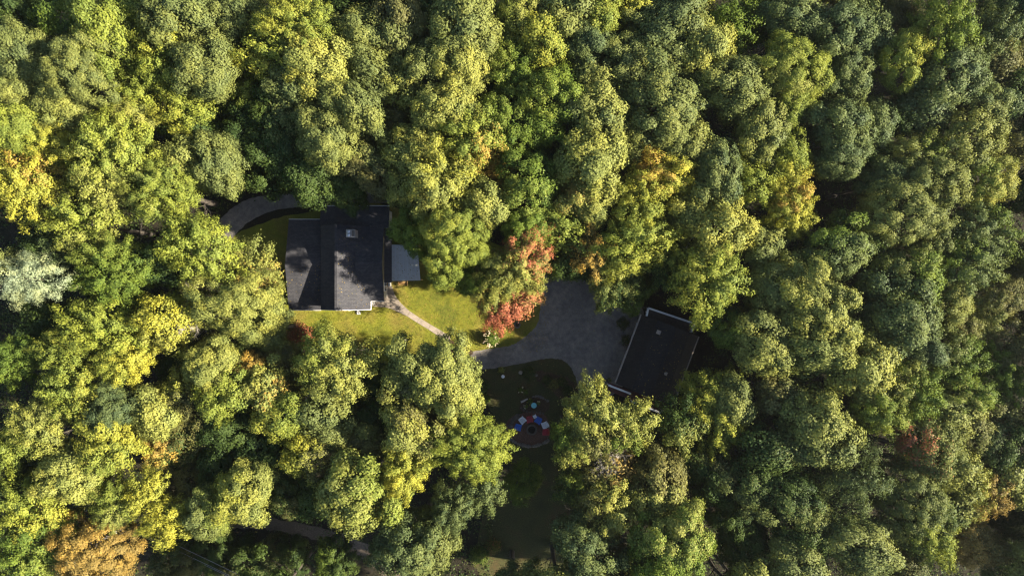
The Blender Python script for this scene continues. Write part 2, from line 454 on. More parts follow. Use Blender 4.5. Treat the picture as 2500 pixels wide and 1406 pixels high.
# ------------------------------------------------------------ ground, lawn, drive, walk
def smooth(pts, n=6, closed=True):
    """Catmull-Rom through photo points"""
    out = []; N = len(pts)
    rng_ = range(N) if closed else range(N - 1)
    for i in rng_:
        g = lambda k: Vector(pts[k % N]) if closed else Vector(pts[min(max(k, 0), N - 1)])
        p0, p1, p2, p3 = g(i - 1), g(i), g(i + 1), g(i + 2)
        for j in range(n):
            t = j / n
            out.append(.5 * ((2 * p1) + (-p0 + p2) * t + (2 * p0 - 5 * p1 + 4 * p2 - p3) * t * t + (-p0 + 3 * p1 - 3 * p2 + p3) * t ** 3))
    if not closed: out.append(Vector(pts[-1]))
    return out
from mathutils.geometry import tessellate_polygon
def sheet(name, pts, z, m, rag=0.0, seed=1, curve=True, thick=0.0, label=None, cat=None, kind='structure'):
    rnd = random.Random(seed)
    q = smooth(pts, 8) if curve else [Vector(p) for p in pts]
    if rag: q = [v + Vector((rnd.uniform(-rag, rag), rnd.uniform(-rag, rag))) for v in q]
    v3 = [P(v[0], v[1]) for v in q]
    v3 = [Vector((v.x, v.y, z)) for v in v3]
    tr = tessellate_polygon([v3]); mb = MB(); n = len(v3); vs = list(v3); fs = []
    for t in tr:
        a_, b_, c_ = (vs[i] for i in t)
        fs.append(tuple(t) if (b_ - a_).cross(c_ - a_).z > 0 else tuple(reversed(t)))
    if thick:
        vs += [v - Vector((0, 0, thick)) for v in v3]
        fs += [(i, (i + 1) % n, n + (i + 1) % n, n + i) for i in range(n)]
    mb.add(vs, fs); o = mb.build(name, m)
    return tag(o, label, cat, None, kind)

mb = MB(); G = 600
mb.add([(-G, -G, 0), (G, -G, 0), (G, G, 0), (-G, G, 0)], [(0, 1, 2, 3)])
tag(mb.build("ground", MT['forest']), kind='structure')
sheet("lawn", [(560, 600), (640, 545), (760, 515), (900, 490), (1100, 560), (1330, 640), (1345, 700), (1345, 800), (1250, 870), (1130, 880),
               (1000, 890), (900, 880), (780, 860), (660, 850), (600, 760)], .004, MT['lawn'], 2, 3)
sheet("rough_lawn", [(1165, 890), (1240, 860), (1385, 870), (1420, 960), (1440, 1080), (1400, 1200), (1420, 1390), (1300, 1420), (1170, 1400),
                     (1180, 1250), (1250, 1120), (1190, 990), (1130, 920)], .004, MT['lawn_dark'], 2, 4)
sheet("driveway", [(1020, 905), (1090, 870), (1154, 857), (1208, 850), (1247, 843), (1273, 828), (1299, 807), (1314, 785), (1318, 745), (1306, 700),
                   (1320, 670), (1400, 672), (1470, 712), (1560, 745), (1572, 790), (1560, 850), (1530, 930), (1490, 968), (1445, 982), (1417, 960),
                   (1403, 915), (1385, 887), (1362, 876), (1322, 877), (1268, 888), (1214, 898), (1178, 902), (1110, 915)], .010, MT['gravel'], 1.0, 5)
sheet("rear_driveway", [(440, 690), (490, 600), (528, 545), (572, 505), (622, 482), (700, 473), (800, 470), (960, 468), (962, 492), (800, 500),
                        (722, 506), (662, 516), (604, 545), (565, 585), (520, 640), (470, 710)], .010, MT['gravel'], 1.0, 6)
sheet("dirt_track", [(560, 1250), (640, 1262), (720, 1275), (830, 1300), (930, 1345), (1000, 1400), (960, 1420), (880, 1360), (800, 1325), (700, 1300), (620, 1290), (550, 1285)],
      .008, MT['dirt'], 3, 7)
sheet("planting_bed", [(1085, 830), (1120, 838), (1150, 855), (1150, 866), (1100, 880), (1060, 860)], .016, MT['bed'], 2, 8)
sheet("planting_bed", [(1310, 905), (1350, 912), (1392, 925), (1412, 965), (1405, 1000), (1370, 975), (1335, 945), (1308, 925)], .016, MT['bed'], 2, 9)
sheet("planting_bed", [(1268, 990), (1285, 972), (1312, 967), (1340, 980), (1336, 1004), (1300, 1010), (1274, 1004)], .016, MT['bed'], 1.5, 10)
sheet("fire_pit_clearing", [(1234, 1042), (1246, 1020), (1275, 1008), (1300, 1004), (1328, 1012), (1342, 1035), (1340, 1068), (1322, 1082), (1298, 1089),
                            (1262, 1082), (1243, 1068)], .020, MT['mulch'], 1, 11)
# concrete walk in its poured sections
walk = empty("concrete_walk", P(980, 740), None, None); tag(walk, kind='structure')
edgeU = [(938, 699), (957, 698), (961, 713), (970, 729), (981, 742), (1001, 760), (1025, 776), (1051, 792), (1080, 809), (1102, 824)]
edgeL = [(939, 716), (941, 733), (939, 750), (955, 754), (969, 760), (994, 772), (1016, 785), (1047, 804), (1080, 827), (1092, 838)]
secs = [[(938, 699), (957, 698), (960, 707), (963, 717), (939, 718)],
        [(939, 718), (963, 717), (970, 729), (981, 742), (969, 760), (955, 754), (939, 750), (938, 733)],
        [(902, 734), (938, 733), (939, 750), (914, 749), (902, 747)],
        [(981, 742), (1001, 760), (994, 772), (969, 760)],
        [(1001, 760), (1025, 776), (1018, 787), (994, 772)],
        [(1025, 776), (1051, 792), (1046, 804), (1018, 787)],
        [(1051, 792), (1077, 807), (1070, 820), (1046, 804)],
        [(1077, 807), (1102, 824), (1094, 837), (1070, 820)]]
for k, q in enumerate(secs):
    c = Vector((sum(p[0] for p in q) / len(q), sum(p[1] for p in q) / len(q)))
    qq = []
    for p in q:
        d = Vector(p) - c; qq.append(tuple(c + d * (1 - .35 / max(d.length, 1))))
    v3 = [P(*p) + Vector((0, 0, .06)) for p in reversed(qq)]
    o = MB().slab(v3, .08).build("walk_section", MT['concrete'], walk); o.matrix_parent_inverse = walk.matrix_basis.inverted()
def adopt(o, parent):
    """parent a mesh whose vertices are in world coordinates"""
    o.parent = parent; o.matrix_parent_inverse = Matrix.LocRotScale(parent.location, parent.rotation_euler, None).inverted(); return o

# undergrowth on the forest floor
def undergrowth():
    rng = np.random.default_rng(77)
    N = 30000
    px = rng.uniform(-60, 2560, N); py = rng.uniform(-60, 1466, N)
    def inside(poly, x, y):
        r = np.zeros(len(x), bool); n = len(poly)
        for i in range(n):
            x1, y1 = poly[i]; x2, y2 = poly[(i + 1) % n]
            c = ((y1 > y) != (y2 > y)) & (x < (x2 - x1) * (y - y1) / (y2 - y1 + 1e-9) + x1); r ^= c
        return r
    clear = [[(545, 560), (620, 465), (960, 460), (1100, 560), (1330, 640), (1400, 660), (1600, 735), (1730, 800), (1660, 1030), (1450, 1000),
              (1400, 1100), (1370, 1406), (1190, 1406), (1230, 1130), (1150, 930), (1000, 880), (780, 850), (640, 850), (600, 740)],
             [(430, 720), (500, 560), (640, 460), (640, 500), (540, 660), (480, 730)],
             [(560, 1245), (720, 1268), (900, 1320), (1010, 1406), (940, 1420), (800, 1335), (560, 1295)]]
    keep = np.ones(N, bool)
    for c in clear: keep &= ~inside(c, px, py)
    # patchy
    den = np.sin(px * .021 + 1) * np.sin(py * .027) + np.sin(px * .05 + py * .04) * .6
    keep &= rng.uniform(-1.2, 1.4, N) < den
    px, py = px[keep], py[keep]; N = len(px)
    k = 14
    h = rng.uniform(.2, 1.6, N)
    X = (px - 1250) / PPM; Y = (703 - py) / PPM
    c = np.stack([X, Y, h * .6], 1)[:, None, :] + rng.normal(size=(N, k, 3)) * np.stack([h * .38 + .1, h * .38 + .1, h * .22], 1)[:, None, :]
    c = c.reshape(-1, 3); c[:, 2] = np.maximum(c[:, 2], .04)
    n = unit(rng.normal(size=c.shape) * .6 + [0, 0, 1.0])
    tt = np.empty((N * k, 3)); tt[:, 0] = rng.uniform(0, 1, N * k); tt[:, 1] = np.repeat(rng.uniform(0, 1, N), k); tt[:, 2] = np.repeat(rng.uniform(0, .8, N), k)
    me = leaves_mesh("undergrowth", c, n, rng.uniform(.14, .34, N * k), tt, rng)
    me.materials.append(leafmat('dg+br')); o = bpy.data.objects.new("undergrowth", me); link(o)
    tag(o, "low green and brown undergrowth covering the forest floor between the trees", "undergrowth", kind='stuff')
undergrowth()

def fallen():
    rng = np.random.default_rng(9); N = 2600
    px = np.concatenate([rng.uniform(960, 1340, N), rng.uniform(1300, 1560, 400), rng.uniform(700, 1100, 300)])
    py = np.concatenate([rng.uniform(690, 860, N), rng.uniform(690, 960, 400), rng.uniform(765, 840, 300)])
    c = np.stack([(px - 1250) / PPM, (703 - py) / PPM, np.full(len(px), .035)], 1)
    n = unit(rng.normal(size=c.shape) * .25 + [0, 0, 1.]); tt = rng.uniform(0, 1, (len(px), 3))
    me = leaves_mesh("fallen_leaves", c, n, rng.uniform(.06, .15, len(px)), tt, rng); me.materials.append(leafmat('ob+br'))
    o = bpy.data.objects.new("fallen_leaves", me); link(o)
    tag(o, "scattered dry brown leaves lying on the lawn and gravel", "leaves", kind='stuff')
fallen()

def grass():
    """short blades over the sunlit lawn so the low sun gives it a nap"""
    rng = np.random.default_rng(21); N = 52000
    px = rng.uniform(600, 1330, N); py = rng.uniform(670, 870, N)
    k = (CAM_H) / CAM_H / PPM
    X = (px - 1250) * k; Y = (703 - py) * k
    # keep off house, walk, drive
    ok = ~((px < 962) & (px > 700) & (py < 760)) & ~((px > 938) & (px < 962) & (py < 735))
    wx = np.array([938, 1001, 1051, 1100]); wy = np.array([740, 766, 798, 832])
    ok &= ~((px > 900) & (px < 1104) & (np.abs(py - np.interp(px, wx, wy)) < 13))
    ok &= ~((px > 1300) | ((px > 1150) & (py > 1090 - .2 * px)))
    px, py, X, Y = px[ok], py[ok], X[ok], Y[ok]; n_ = len(px)
    h = rng.uniform(.03, .09, n_); a_ = rng.uniform(0, 6.28, n_); w = rng.uniform(.02, .05, n_)
    ca, sa = np.cos(a_) * w, np.sin(a_) * w; lx, ly = rng.normal(size=(2, n_)) * .02
    v = np.stack([np.stack([X - ca, Y - sa, np.full(n_, .006)], 1), np.stack([X + ca, Y + sa, np.full(n_, .006)], 1), np.stack([X + lx, Y + ly, h], 1)], 1).reshape(-1, 3)
    me = bpy.data.meshes.new("grass")
    me.vertices.add(3 * n_); me.vertices.foreach_set("co", v.astype(np.float32).ravel())
    me.loops.add(3 * n_); me.loops.foreach_set("vertex_index", np.arange(3 * n_, dtype=np.int32))
    me.polygons.add(n_); me.polygons.foreach_set("loop_start", np.arange(0, 3 * n_, 3, dtype=np.int32)); me.update(); me.validate()
    me.materials.append(MT['lawn']); o = bpy.data.objects.new("grass", me); link(o)
    tag(o, "short yellow-green grass blades of the sunlit lawn", "grass", kind='stuff')
grass()
# ------------------------------------------------------------ the house
house = empty("house", P(830, 640), "dark-shingled house with two roof wings beside the sunlit lawn", "house")
HP = lambda o: adopt(o, house)
def poly_slab(name, pts, t, m, parent, rot=None):
    """pts in world (list of Vector), thick roof plane"""
    o = MB().slab(pts, t).build(name, m); return adopt(o, parent)
def XY(px, py, z): v = P(px, py, z); return v
T = .16
def Z(v, z): return Vector((v.x, v.y, z))
# north-south main roof: ridge along photo x=820, saltbox section
RZ, EZe, EZw = 6.6, 4.35, 4.9
rN, rS = P(820, 548, RZ), P(820, 757, RZ)
yS = rS.y; yN = rN.y
eE = P(905, 757, EZe).x; eW = P(783, 757, EZw).x; eE2 = P(938, 700, 4.2).x
def A(x, y, z): return Vector((x, y, z))
def gable_wall(mb, x0, x1, y, zr0, xr, zr, zr1, t=.15):
    mb.add([A(x0, y, 0), A(x1, y, 0), A(x1, y, zr1), A(xr, y, zr), A(x0, y, zr0), A(x0, y + t, 0), A(x1, y + t, 0), A(x1, y + t, zr1), A(xr, y + t, zr), A(x0, y + t, zr0)],
           [(0, 1, 2, 3, 4), (9, 8, 7, 6, 5), (0, 5, 6, 1), (1, 6, 7, 2), (2, 7, 8, 3), (3, 8, 9, 4), (4, 9, 5, 0)])
roof = MB()
roof.slab([A(eW, yS, EZw), A(rS.x, yS, RZ), A(rS.x, yN, RZ), A(eW, yN, EZw)], T)
roof.slab([A(rS.x + .003, yS, RZ), A(eE, yS, EZe), A(eE, yN, EZe), A(rS.x + .003, yN, RZ)], T)
HP(roof.build("roof", MT['shingle']))
# east cross wing, ridge running east along photo y=640
cz, ce = 5.75, 4.3
cS = P(920, 735, ce).y; cN = P(920, 550, ce).y; cR = P(900, 640, cz).y
x_in = rS.x + 2.0
roof = MB()
roof.slab([A(x_in, cS, ce), A(eE2, cS, ce), A(eE2, cR, cz), A(x_in, cR, cz)], T)
roof.slab([A(x_in, cR + .003, cz), A(eE2, cR + .003, cz), A(eE2, cN, ce), A(x_in, cN, ce)], T)
HP(roof.build("roof", MT['shingle']))
# low north block and the shed roof of the side porch
nz = 4.0
roof = MB()
nW, nE = P(782, 505, nz).x, P(950, 505, nz).x; nN = P(820, 503, nz - .3).y; nS = yN - .2
roof.slab([A(nW, nS, nz + .35), A(nE, nS, nz + .35), A(nE, nN, nz - .3), A(nW, nN, nz - .3)], T)
HP(roof.build("roof", MT['shingle']))
pw, pe = eE2 - .1, P(956, 600, 3.3).x; pn, ps = P(950, 560, 3.3).y, P(950, 690, 3.3).y
HP(MB().slab([A(pw, ps, 3.7), A(pe, ps, 3.3), A(pe, pn, 3.3), A(pw, pn, 3.7)], T).build("porch_roof", MT['shingle']))
# left (west) wing, ridge east-west at photo y=646
lz, le = 4.75, 3.35
lW = P(705, 757, le).x; lE = eW + .75
lS, lN, lR = P(700, 757, le).y, P(700, 536, le).y, P(700, 646, lz).y
roof = MB()
roof.slab([A(lW, lS, le), A(lE, lS, le), A(lE, lR, lz), A(lW, lR, lz)], T)
roof.slab([A(lW, lR + .003, lz), A(lE, lR + .003, lz), A(lE, lN, le), A(lW, lN, le)], T)
HP(roof.build("roof", MT['shingle']))
HP(MB().bar(A(lW, lR, lz + .02), A(lE - .4, lR, lz + .02), .28, .05).build("ridge_cap", MT['shingle']))
HP(MB().bar(A(rS.x, yS, RZ + .02), A(rS.x, yN, RZ + .02), .28, .05).build("ridge_cap", MT['shingle']))
HP(MB().bar(A(x_in + .5, cR, cz + .02), A(eE2, cR, cz + .02), .28, .05).build("ridge_cap", MT['shingle']))
# walls
w = MB(); o_ = .35
gable_wall(w, lW + o_, lE, lS + o_, le, lW + o_, le, le - .02)
w.box(lW + o_, lW + o_ + .15, lS + o_, lN - o_, 0, le - .12)
w.add([A(lW + o_, lS + o_, le - .12), A(lW + o_, lN - o_, le - .12), A(lW + o_, lR, lz - .22), A(lW + o_ + .15, lS + o_, le - .12), A(lW + o_ + .15, lN - o_, le - .12), A(lW + o_ + .15, lR, lz - .22)],
      [(0, 2, 1), (3, 4, 5), (0, 3, 5, 2), (2, 5, 4, 1)])
w.box(lW + o_, lE, lN - o_ - .15, lN - o_ - .002, 0, le - .1)
gable_wall(w, eW + o_, eE - o_, yS + o_, EZw - .02, rS.x, RZ - .2, EZe - .02)
gable_wall(w, eW + o_, eE - o_, yN - o_ - .15, EZw - .02, rS.x, RZ - .2, EZe - .02)
w.box(eW + o_, eW + o_ + .15, yS + o_ + .16, yN - o_ - .16, 0, EZw - .05)
w.box(eE - o_ - .15, eE - o_, yS + o_ + .16, cS + o_ - .01, 0, EZe - .1)
w.box(eE - o_, eE2 - o_, cS + o_, cS + o_ + .15, 0, ce - .12)
w.box(eE2 - o_ - .15, eE2 - o_, cS + o_ + .16, cN - o_ - .16, 0, ce - .12)
w.add([A(eE2 - o_, cS + o_, ce - .12), A(eE2 - o_, cN - o_, ce - .12), A(eE2 - o_, cR, cz - .25), A(eE2 - o_ - .15, cS + o_, ce - .12), A(eE2 - o_ - .15, cN - o_, ce - .12), A(eE2 - o_ - .15, cR, cz - .25)],
      [(0, 1, 2), (3, 5, 4), (0, 2, 5, 3), (2, 1, 4, 5)])
w.box(nW + o_, nE - o_, nN - o_ - .15, nN - o_, 0, nz - .5); w.box(nE - o_ - .15, nE - o_, cN - o_, nN - o_ - .16, 0, nz - .5)
w.box(nW + o_, nW + o_ + .15, lN - o_, nN - o_ - .16, 0, nz - .5)
HP(w.build("wall", MT['siding']))
# white fascia boards
for a_, b_ in ((A(lW, lS - .03, le - .09), A(P(783, 757, le).x, lS - .03, le - .09)), (A(rS.x - .02, yS - .03, RZ - .12), A(eE, yS - .03, EZe - .09)),
               (A(eW, yS - .03, EZw - .09), A(rS.x - .02, yS - .03, RZ - .12)), (A(lW, lN + .03, le - .09), A(eW, lN + .03, le - .09)),
               (A(eE + .03, yS, EZe - .09), A(eE + .03, cS - .05, EZe - .09)), (A(eE + .05, cS - .03, ce - .09), A(eE2, cS - .03, ce - .09)),
               (A(nW, nN + .03, nz - .39), A(nE, nN + .03, nz - .39))):
    HP(MB().bar(a_, b_, .05, .2).build("fascia", MT['white']))
# windows and doors
def window(cx, cy, cz_, wx, h, axis, name="window"):
    fr = MB(); d = .05
    if axis == 'x':   # on a wall facing +-y
        fr.box(cx - wx / 2, cx + wx / 2, cy - d, cy + d, cz_ + h / 2 - .07, cz_ + h / 2); fr.box(cx - wx / 2, cx + wx / 2, cy - d, cy + d, cz_ - h / 2, cz_ - h / 2 + .07)
        for sx in (-1, 0, 1): fr.box(cx + sx * (wx / 2 - .035) - .034, cx + sx * (wx / 2 - .035) + .034, cy - d + .002, cy + d - .002, cz_ - h / 2 + .07, cz_ + h / 2 - .07)
        gl = MB().box(cx - wx / 2 + .05, cx + wx / 2 - .05, cy - d + .02, cy + d - .02, cz_ - h / 2 + .06, cz_ + h / 2 - .06)
    else:
        fr.box(cx - d, cx + d, cy - wx / 2, cy + wx / 2, cz_ + h / 2 - .07, cz_ + h / 2); fr.box(cx - d, cx + d, cy - wx / 2, cy + wx / 2, cz_ - h / 2, cz_ - h / 2 + .07)
        for sx in (-1, 0, 1): fr.box(cx - d + .002, cx + d - .002, cy + sx * (wx / 2 - .035) - .034, cy + sx * (wx / 2 - .035) + .034, cz_ - h / 2 + .07, cz_ + h / 2 - .07)
        gl = MB().box(cx - d + .02, cx + d - .02, cy - wx / 2 + .05, cy + wx / 2 - .05, cz_ - h / 2 + .06, cz_ + h / 2 - .06)
    fo = HP(fr.build(name, MT['white'])); go = gl.build("pane", MT['glass']); go.parent = fo; return fo
for x_ in (lW + 1.6, lW + 3.6): window(x_, lS + o_ - .04, 1.7, 1.1, 1.2, 'x')
for x_ in (eW + 1.6, eW + 4.2): window(x_, yS + o_ - .04, 1.7, 1.2, 1.3, 'x')
window(rS.x + .2, yS + o_ - .04, 4.4, .9, .9, 'x')
for y_ in (lR - 2.6, lR + 2.4): window(lW + o_ - .04, y_, 1.7, 1.2, 1.2, 'y')
window(eE2 - o_ + .04, cR - 2.8, 1.8, 1.4, 1.3, 'y')
dr = HP(MB().box(eE - o_ + .001, eE - o_ + .06, yS + .5, yS + 1.4, .45, 2.5).build("door", MT['white']))
MB().box(eE - o_ + .06, eE - o_ + .11, yS + 1.25, yS + 1.31, 1.4, 1.5).build("handle", MT['metal'], dr)
# chimney with two flues
c0 = P(857, 570, 6.6); ch = MB(); ch.box(c0.x - .5, c0.x + .5, c0.y - .42, c0.y + .42, 4.5, 6.75)
co = HP(ch.build("chimney", MT['brick']))
cc = MB().box(c0.x - .54, c0.x + .54, c0.y - .46, c0.y + .46, 6.75, 6.83).build("chimney_cap", MT['brick']); cc.parent = co
for dy in (-.2, .2):
    fl = MB().lathe([(.14, 6.85), (.14, 7.1), (.22, 7.12), (.2, 7.2), (.03, 7.26)], 12, (c0.x - .18, c0.y + dy, 0)).build("flue", MT['metal'], None); fl.parent = co
co2 = MB().box(c0.x + .18, c0.x + .46, c0.y - .36, c0.y + .36, 6.85, 6.95).build("crown_slab", MT['stone']); co2.parent = co
v = P(741, 655, 4.6)
HP(MB().lathe([(.06, 4.3), (.06, 4.95)], 8, (v.x, v.y, 0)).build("vent_pipe", MT['black']))
v = P(789, 557, 4.2)
HP(MB().lathe([(.05, 3.9), (.05, 4.5)], 8, (v.x, v.y, 0)).build("vent_pipe", MT['metal']))
# downspout with its splash block at the south wall
d0 = P(873, 761, .3)
HP(MB().tube([(d0.x - .1, yS - .1, EZe + .2), (d0.x - .1, yS - .1, .4), (d0.x, yS - .35, .2)], [.05, .05, .05], 6).build("downspout", MT['white']))
HP(MB().slab([A(d0.x - .12, yS - .75, .14), A(d0.x + .30, yS - .75, .12), A(d0.x + .30, yS - .5, .12), A(d0.x + .02, yS - .2, .16), A(d0.x - .12, yS - .2, .16)], .1).build("splash_block", MT['white']))
# front steps: wooden treads with a white rail
sx0, sx1 = P(886, 740, .3).x, P(902, 740, .3).x; sy0, sy1 = P(886, 745, .3).y, P(886, 735, .3).y
st = MB()
for k in range(3):
    xa = sx0 + (sx1 - sx0) * k / 3; st.box(xa + .015, xa + (sx1 - sx0) / 3 - .015, sy0, sy1, .05, .62 - .17 * k)
HP(st.build("front_steps", MT['wood']))
ra = MB()
ra.bar(A(sx0 - .05, yS - .15, 1.45), A(sx0 - .05, sy0, 1.45), .22, .09); ra.bar(A(sx0 - .16, sy0 - .08, 1.42), A(sx1 + .05, sy0 - .08, 1.2), .18, .09)
for xa in (sx0 - .05, (sx0 + sx1) / 2, sx1): ra.box(xa - .05, xa + .05, sy0 - .13, sy0 - .03, 0, 1.25)
for k in range(3):
    xa = sx0 + (sx1 - sx0) * (k + .98) / 3; ra.bar(A(xa, sy0, .66 - .17 * k), A(xa, sy1, .66 - .17 * k), .05, .03)
HP(ra.build("railing", MT['white']))
# side porch steps
st = MB(); ax0, ax1 = P(938, 690, .3).x, P(950, 690, .3).x; ay0, ay1 = P(940, 699, .3).y, P(940, 688, .3).y
for k in range(3):
    ya = ay0 + (ay1 - ay0) * k / 3; st.box(ax0, ax1, ya + .02, ya + (ay1 - ay0) / 3 - .08, .02, .2 + .17 * k)
HP(st.build("side_steps", MT['wood']))
HP(MB().box(ax1 + .02, ax1 + .2, ay0, ay1 + .1, .0, 1.0).build("railing", MT['white']))
# patio cover of milky panels on posts
pc = empty("patio_cover", P(990, 650), "milky grey translucent panel patio roof against the east wall of the house", "patio roof")
pz0, pz1 = 2.95, 2.75
c00, c10, c11, c01 = P(957, 685, pz0), P(1026, 684, pz1), P(1018, 600, pz1), P(957, 598, pz0)
nx = 7
for i in range(nx):
    a0 = c00.lerp(c10, i / nx); a1 = c00.lerp(c10, (i + .985) / nx); b0 = c01.lerp(c11, i / nx); b1 = c01.lerp(c11, (i + .985) / nx)
    adopt(MB().slab([a0, a1, b1, b0], .02).build("panel", MT['poly']), pc)
fr = MB()
for i in range(nx + 1): fr.bar(c00.lerp(c10, i / nx) + Vector((0, 0, .03)), c01.lerp(c11, i / nx) + Vector((0, 0, .03)), .05, .03)
for j in (0, .25, .5, .75, 1): fr.bar(c00.lerp(c01, j) - Vector((0, 0, .08)), c10.lerp(c11, j) - Vector((0, 0, .08)), .06, .1)
adopt(fr.build("batten", MT['whitewood']), pc)
for q in (c10, c11, c10.lerp(c11, .5)):
    adopt(MB().box(q.x - .18, q.x - .06, q.y - .02 if q is c11 else q.y + .02, q.y + .1, 0, 2.6).build("post", MT['wood']), pc)
def patio_steps():
    a0, b0 = P(974, 687, .3), P(994, 696, .3)
    t = empty("wooden_steps", ((a0.x + b0.x) / 2, (a0.y + b0.y) / 2, 0), "short flight of pale wooden steps at the south edge of the patio roof", "steps")
    for k in range(3):
        ya = b0.y + (a0.y - b0.y) * k / 3
        adopt(MB().box(a0.x, b0.x, ya + .03, ya + .14, .04, .14 + .17 * k).build("tread", MT['wood']), t)
    for x_ in (a0.x - .05, b0.x + .05):
        adopt(MB().bar(A(x_, b0.y - .05, .2), A(x_, a0.y + .1, .62), .04, .2).build("stringer", MT['wood']), t)
patio_steps()

# ------------------------------------------------------------ barn-roofed garage
gar = empty("garage", P(1600, 880), "dark gambrel-roofed garage at the east end of the gravel drive", "garage")
GE, GB, GRZ = 3.0, 4.9, 5.8
gA, gB, gC, gD = P(1567, 768, GE), P(1702, 820, GE), P(1642, 988, GE), P(1504, 935, GE)
gB = gA + (gC - gD)            # keep it a parallelogram
L_ = (gD - gA); Wv = (gB - gA)
def g(u, v_, z): q = gA + Wv * u + L_ * v_; return Vector((q.x, q.y, z))
r = MB()
for u0, z0, u1, z1 in ((0, GE, .22, GB), (.22, GB, .5, GRZ), (.5, GRZ, .78, GB), (.78, GB, 1, GE)):
    r.slab([g(u0 + .0008, 1, z0), g(u1, 1, z1), g(u1, 0, z1), g(u0 + .0008, 0, z0)], .14)
adopt(r.build("roof", MT['shingle_black']), gar)
adopt(MB().bar(g(.5, 0, GRZ + .02), g(.5, 1, GRZ + .02), .3, .06).build("ridge_cap", MT['shingle_black']), gar)
adopt(MB().bar(g(-.012, 0, GE - .1), g(-.012, 1, GE - .1), .15, .14).build("gutter", MT['gutter']), gar)
adopt(MB().bar(g(1.012, 0, GE - .1), g(1.012, 1, GE - .1), .13, .14).build("gutter", MT['gutter']), gar)
w = MB()
for v0, v1 in ((.03, .045), (.955, .97)):
    ring = [(.05, 0), (.95, 0), (.95, GE + .1), (.78, GB - .2), (.5, GRZ - .25), (.22, GB - .2), (.05, GE + .1)]
    vs = [g(u, v0, z) for u, z in ring] + [g(u, v1, z) for u, z in ring]; n = len(ring)
    w.add(vs, [tuple(range(n)), tuple(range(2 * n - 1, n - 1, -1))] + [(i, n + i, n + (i + 1) % n, (i + 1) % n) for i in range(n)])
for u in (.05, .94):
    w.add([g(u, .046, 0), g(u + .01, .046, 0), g(u + .01, .954, 0), g(u, .954, 0), g(u, .046, GE), g(u + .01, .046, GE), g(u + .01, .954, GE), g(u, .954, GE)],
          [(0, 3, 2, 1), (4, 5, 6, 7), (0, 1, 5, 4), (1, 2, 6, 5), (2, 3, 7, 6), (3, 0, 4, 7)])
adopt(w.build("wall", MT['redwall']), gar)
for v0 in (.12, .55):
    d = MB(); d.add([g(.048, v0, .05), g(.048, v0 + .3, .05), g(.048, v0 + .3, 2.3), g(.048, v0, 2.3), g(.042, v0, .05), g(.042, v0 + .3, .05), g(.042, v0 + .3, 2.3), g(.042, v0, 2.3)],
                    [(0, 1, 2, 3), (4, 7, 6, 5), (0, 4, 5, 1), (1, 5, 6, 2), (2, 6, 7, 3), (3, 7, 4, 0)])
    adopt(d.build("garage_door", MT['whitewood']), gar)
# roof vents
q = P(1608, 811, 5.45); ang = math.atan2(Wv.y, Wv.x)
Mx = Matrix.Translation(q) @ Matrix.Rotation(ang, 4, 'Z') @ Matrix.Rotation(math.radians(-18), 4, 'Y')
adopt(MB().box(-.24, .24, -.24, .24, -.2, .1, Mx).build("roof_vent", MT['gutter']), gar)
q = P(1623, 911, 5.3)
Mx = Matrix.Translation(q) @ Matrix.Rotation(ang, 4, 'Z')
vt = adopt(MB().box(-.3, .3, -.2, .2, -.2, .12, Mx).build("roof_vent", MT['gutter']), gar)
adopt(MB().lathe([(.11, .1), (.11, .35), (.17, .38), (.03, .45)], 10, q).build("vent_pipe", MT['gutter']), gar)
# decks with white rails at both ends
def deck(corners, z, m, rails, label, wood=MT['white'], rw=.22):
    c = sum(corners, Vector()) / len(corners)
    t = empty("deck", (c.x, c.y, 0), label, "deck")
    adopt(MB().slab([Vector((p.x, p.y, z)) for p in corners], .16).build("deck_floor", m), t)
    for a_, b_ in rails:
        rr = MB(); up = Vector((0, 0, 1.0))
        rr.bar(Vector((a_.x, a_.y, z + 1)), Vector((b_.x, b_.y, z + 1)), rw, .06)
        n = max(2, int((b_ - a_).length / 1.6))
        for k in range(n + 1):
            p = a_.lerp(b_, k / n); rr.box(p.x - .05, p.x + .05, p.y - .05, p.y + .05, z + .002, z + .97)
        m_ = int((b_ - a_).length / .16)
        for k in range(1, m_):
            p = a_.lerp(b_, k / m_); rr.box(p.x - .018, p.x + .018, p.y - .018, p.y + .018, z + .1, z + .965)
        adopt(rr.build("railing", wood), t)
    for p in corners: adopt(MB().box(p.x - .07, p.x + .07, p.y - .07, p.y + .07, 0, z - .17).build("post", MT['deck']), t)
    return t
dz = 2.7; k1 = lambda x, y: P(x, y, dz + 1)
n0, n1, n2, n3 = k1(1583, 752), k1(1696, 790), k1(1688, 811), k1(1579, 771)
deck([k1(1577, 776), k1(1686, 816), n1, n0], dz, MT['deck'], [(n3, n0), (n0, n1), (n1, n2)],
     "dark upper deck with white railing on three sides at the north end of the garage")
s0, s1 = k1(1486, 940), k1(1540, 961); s2, s3 = k1(1543, 980), k1(1614, 1008); s4 = k1(1621, 996)
deck([k1(1480, 952), k1(1613, 1010), k1(1622, 986), k1(1489, 936)], dz, MT['reddeck'], [(s0, s1), (s2, s3), (s3, s4)],
     "dark red deck with broken runs of white railing at the south end of the garage")

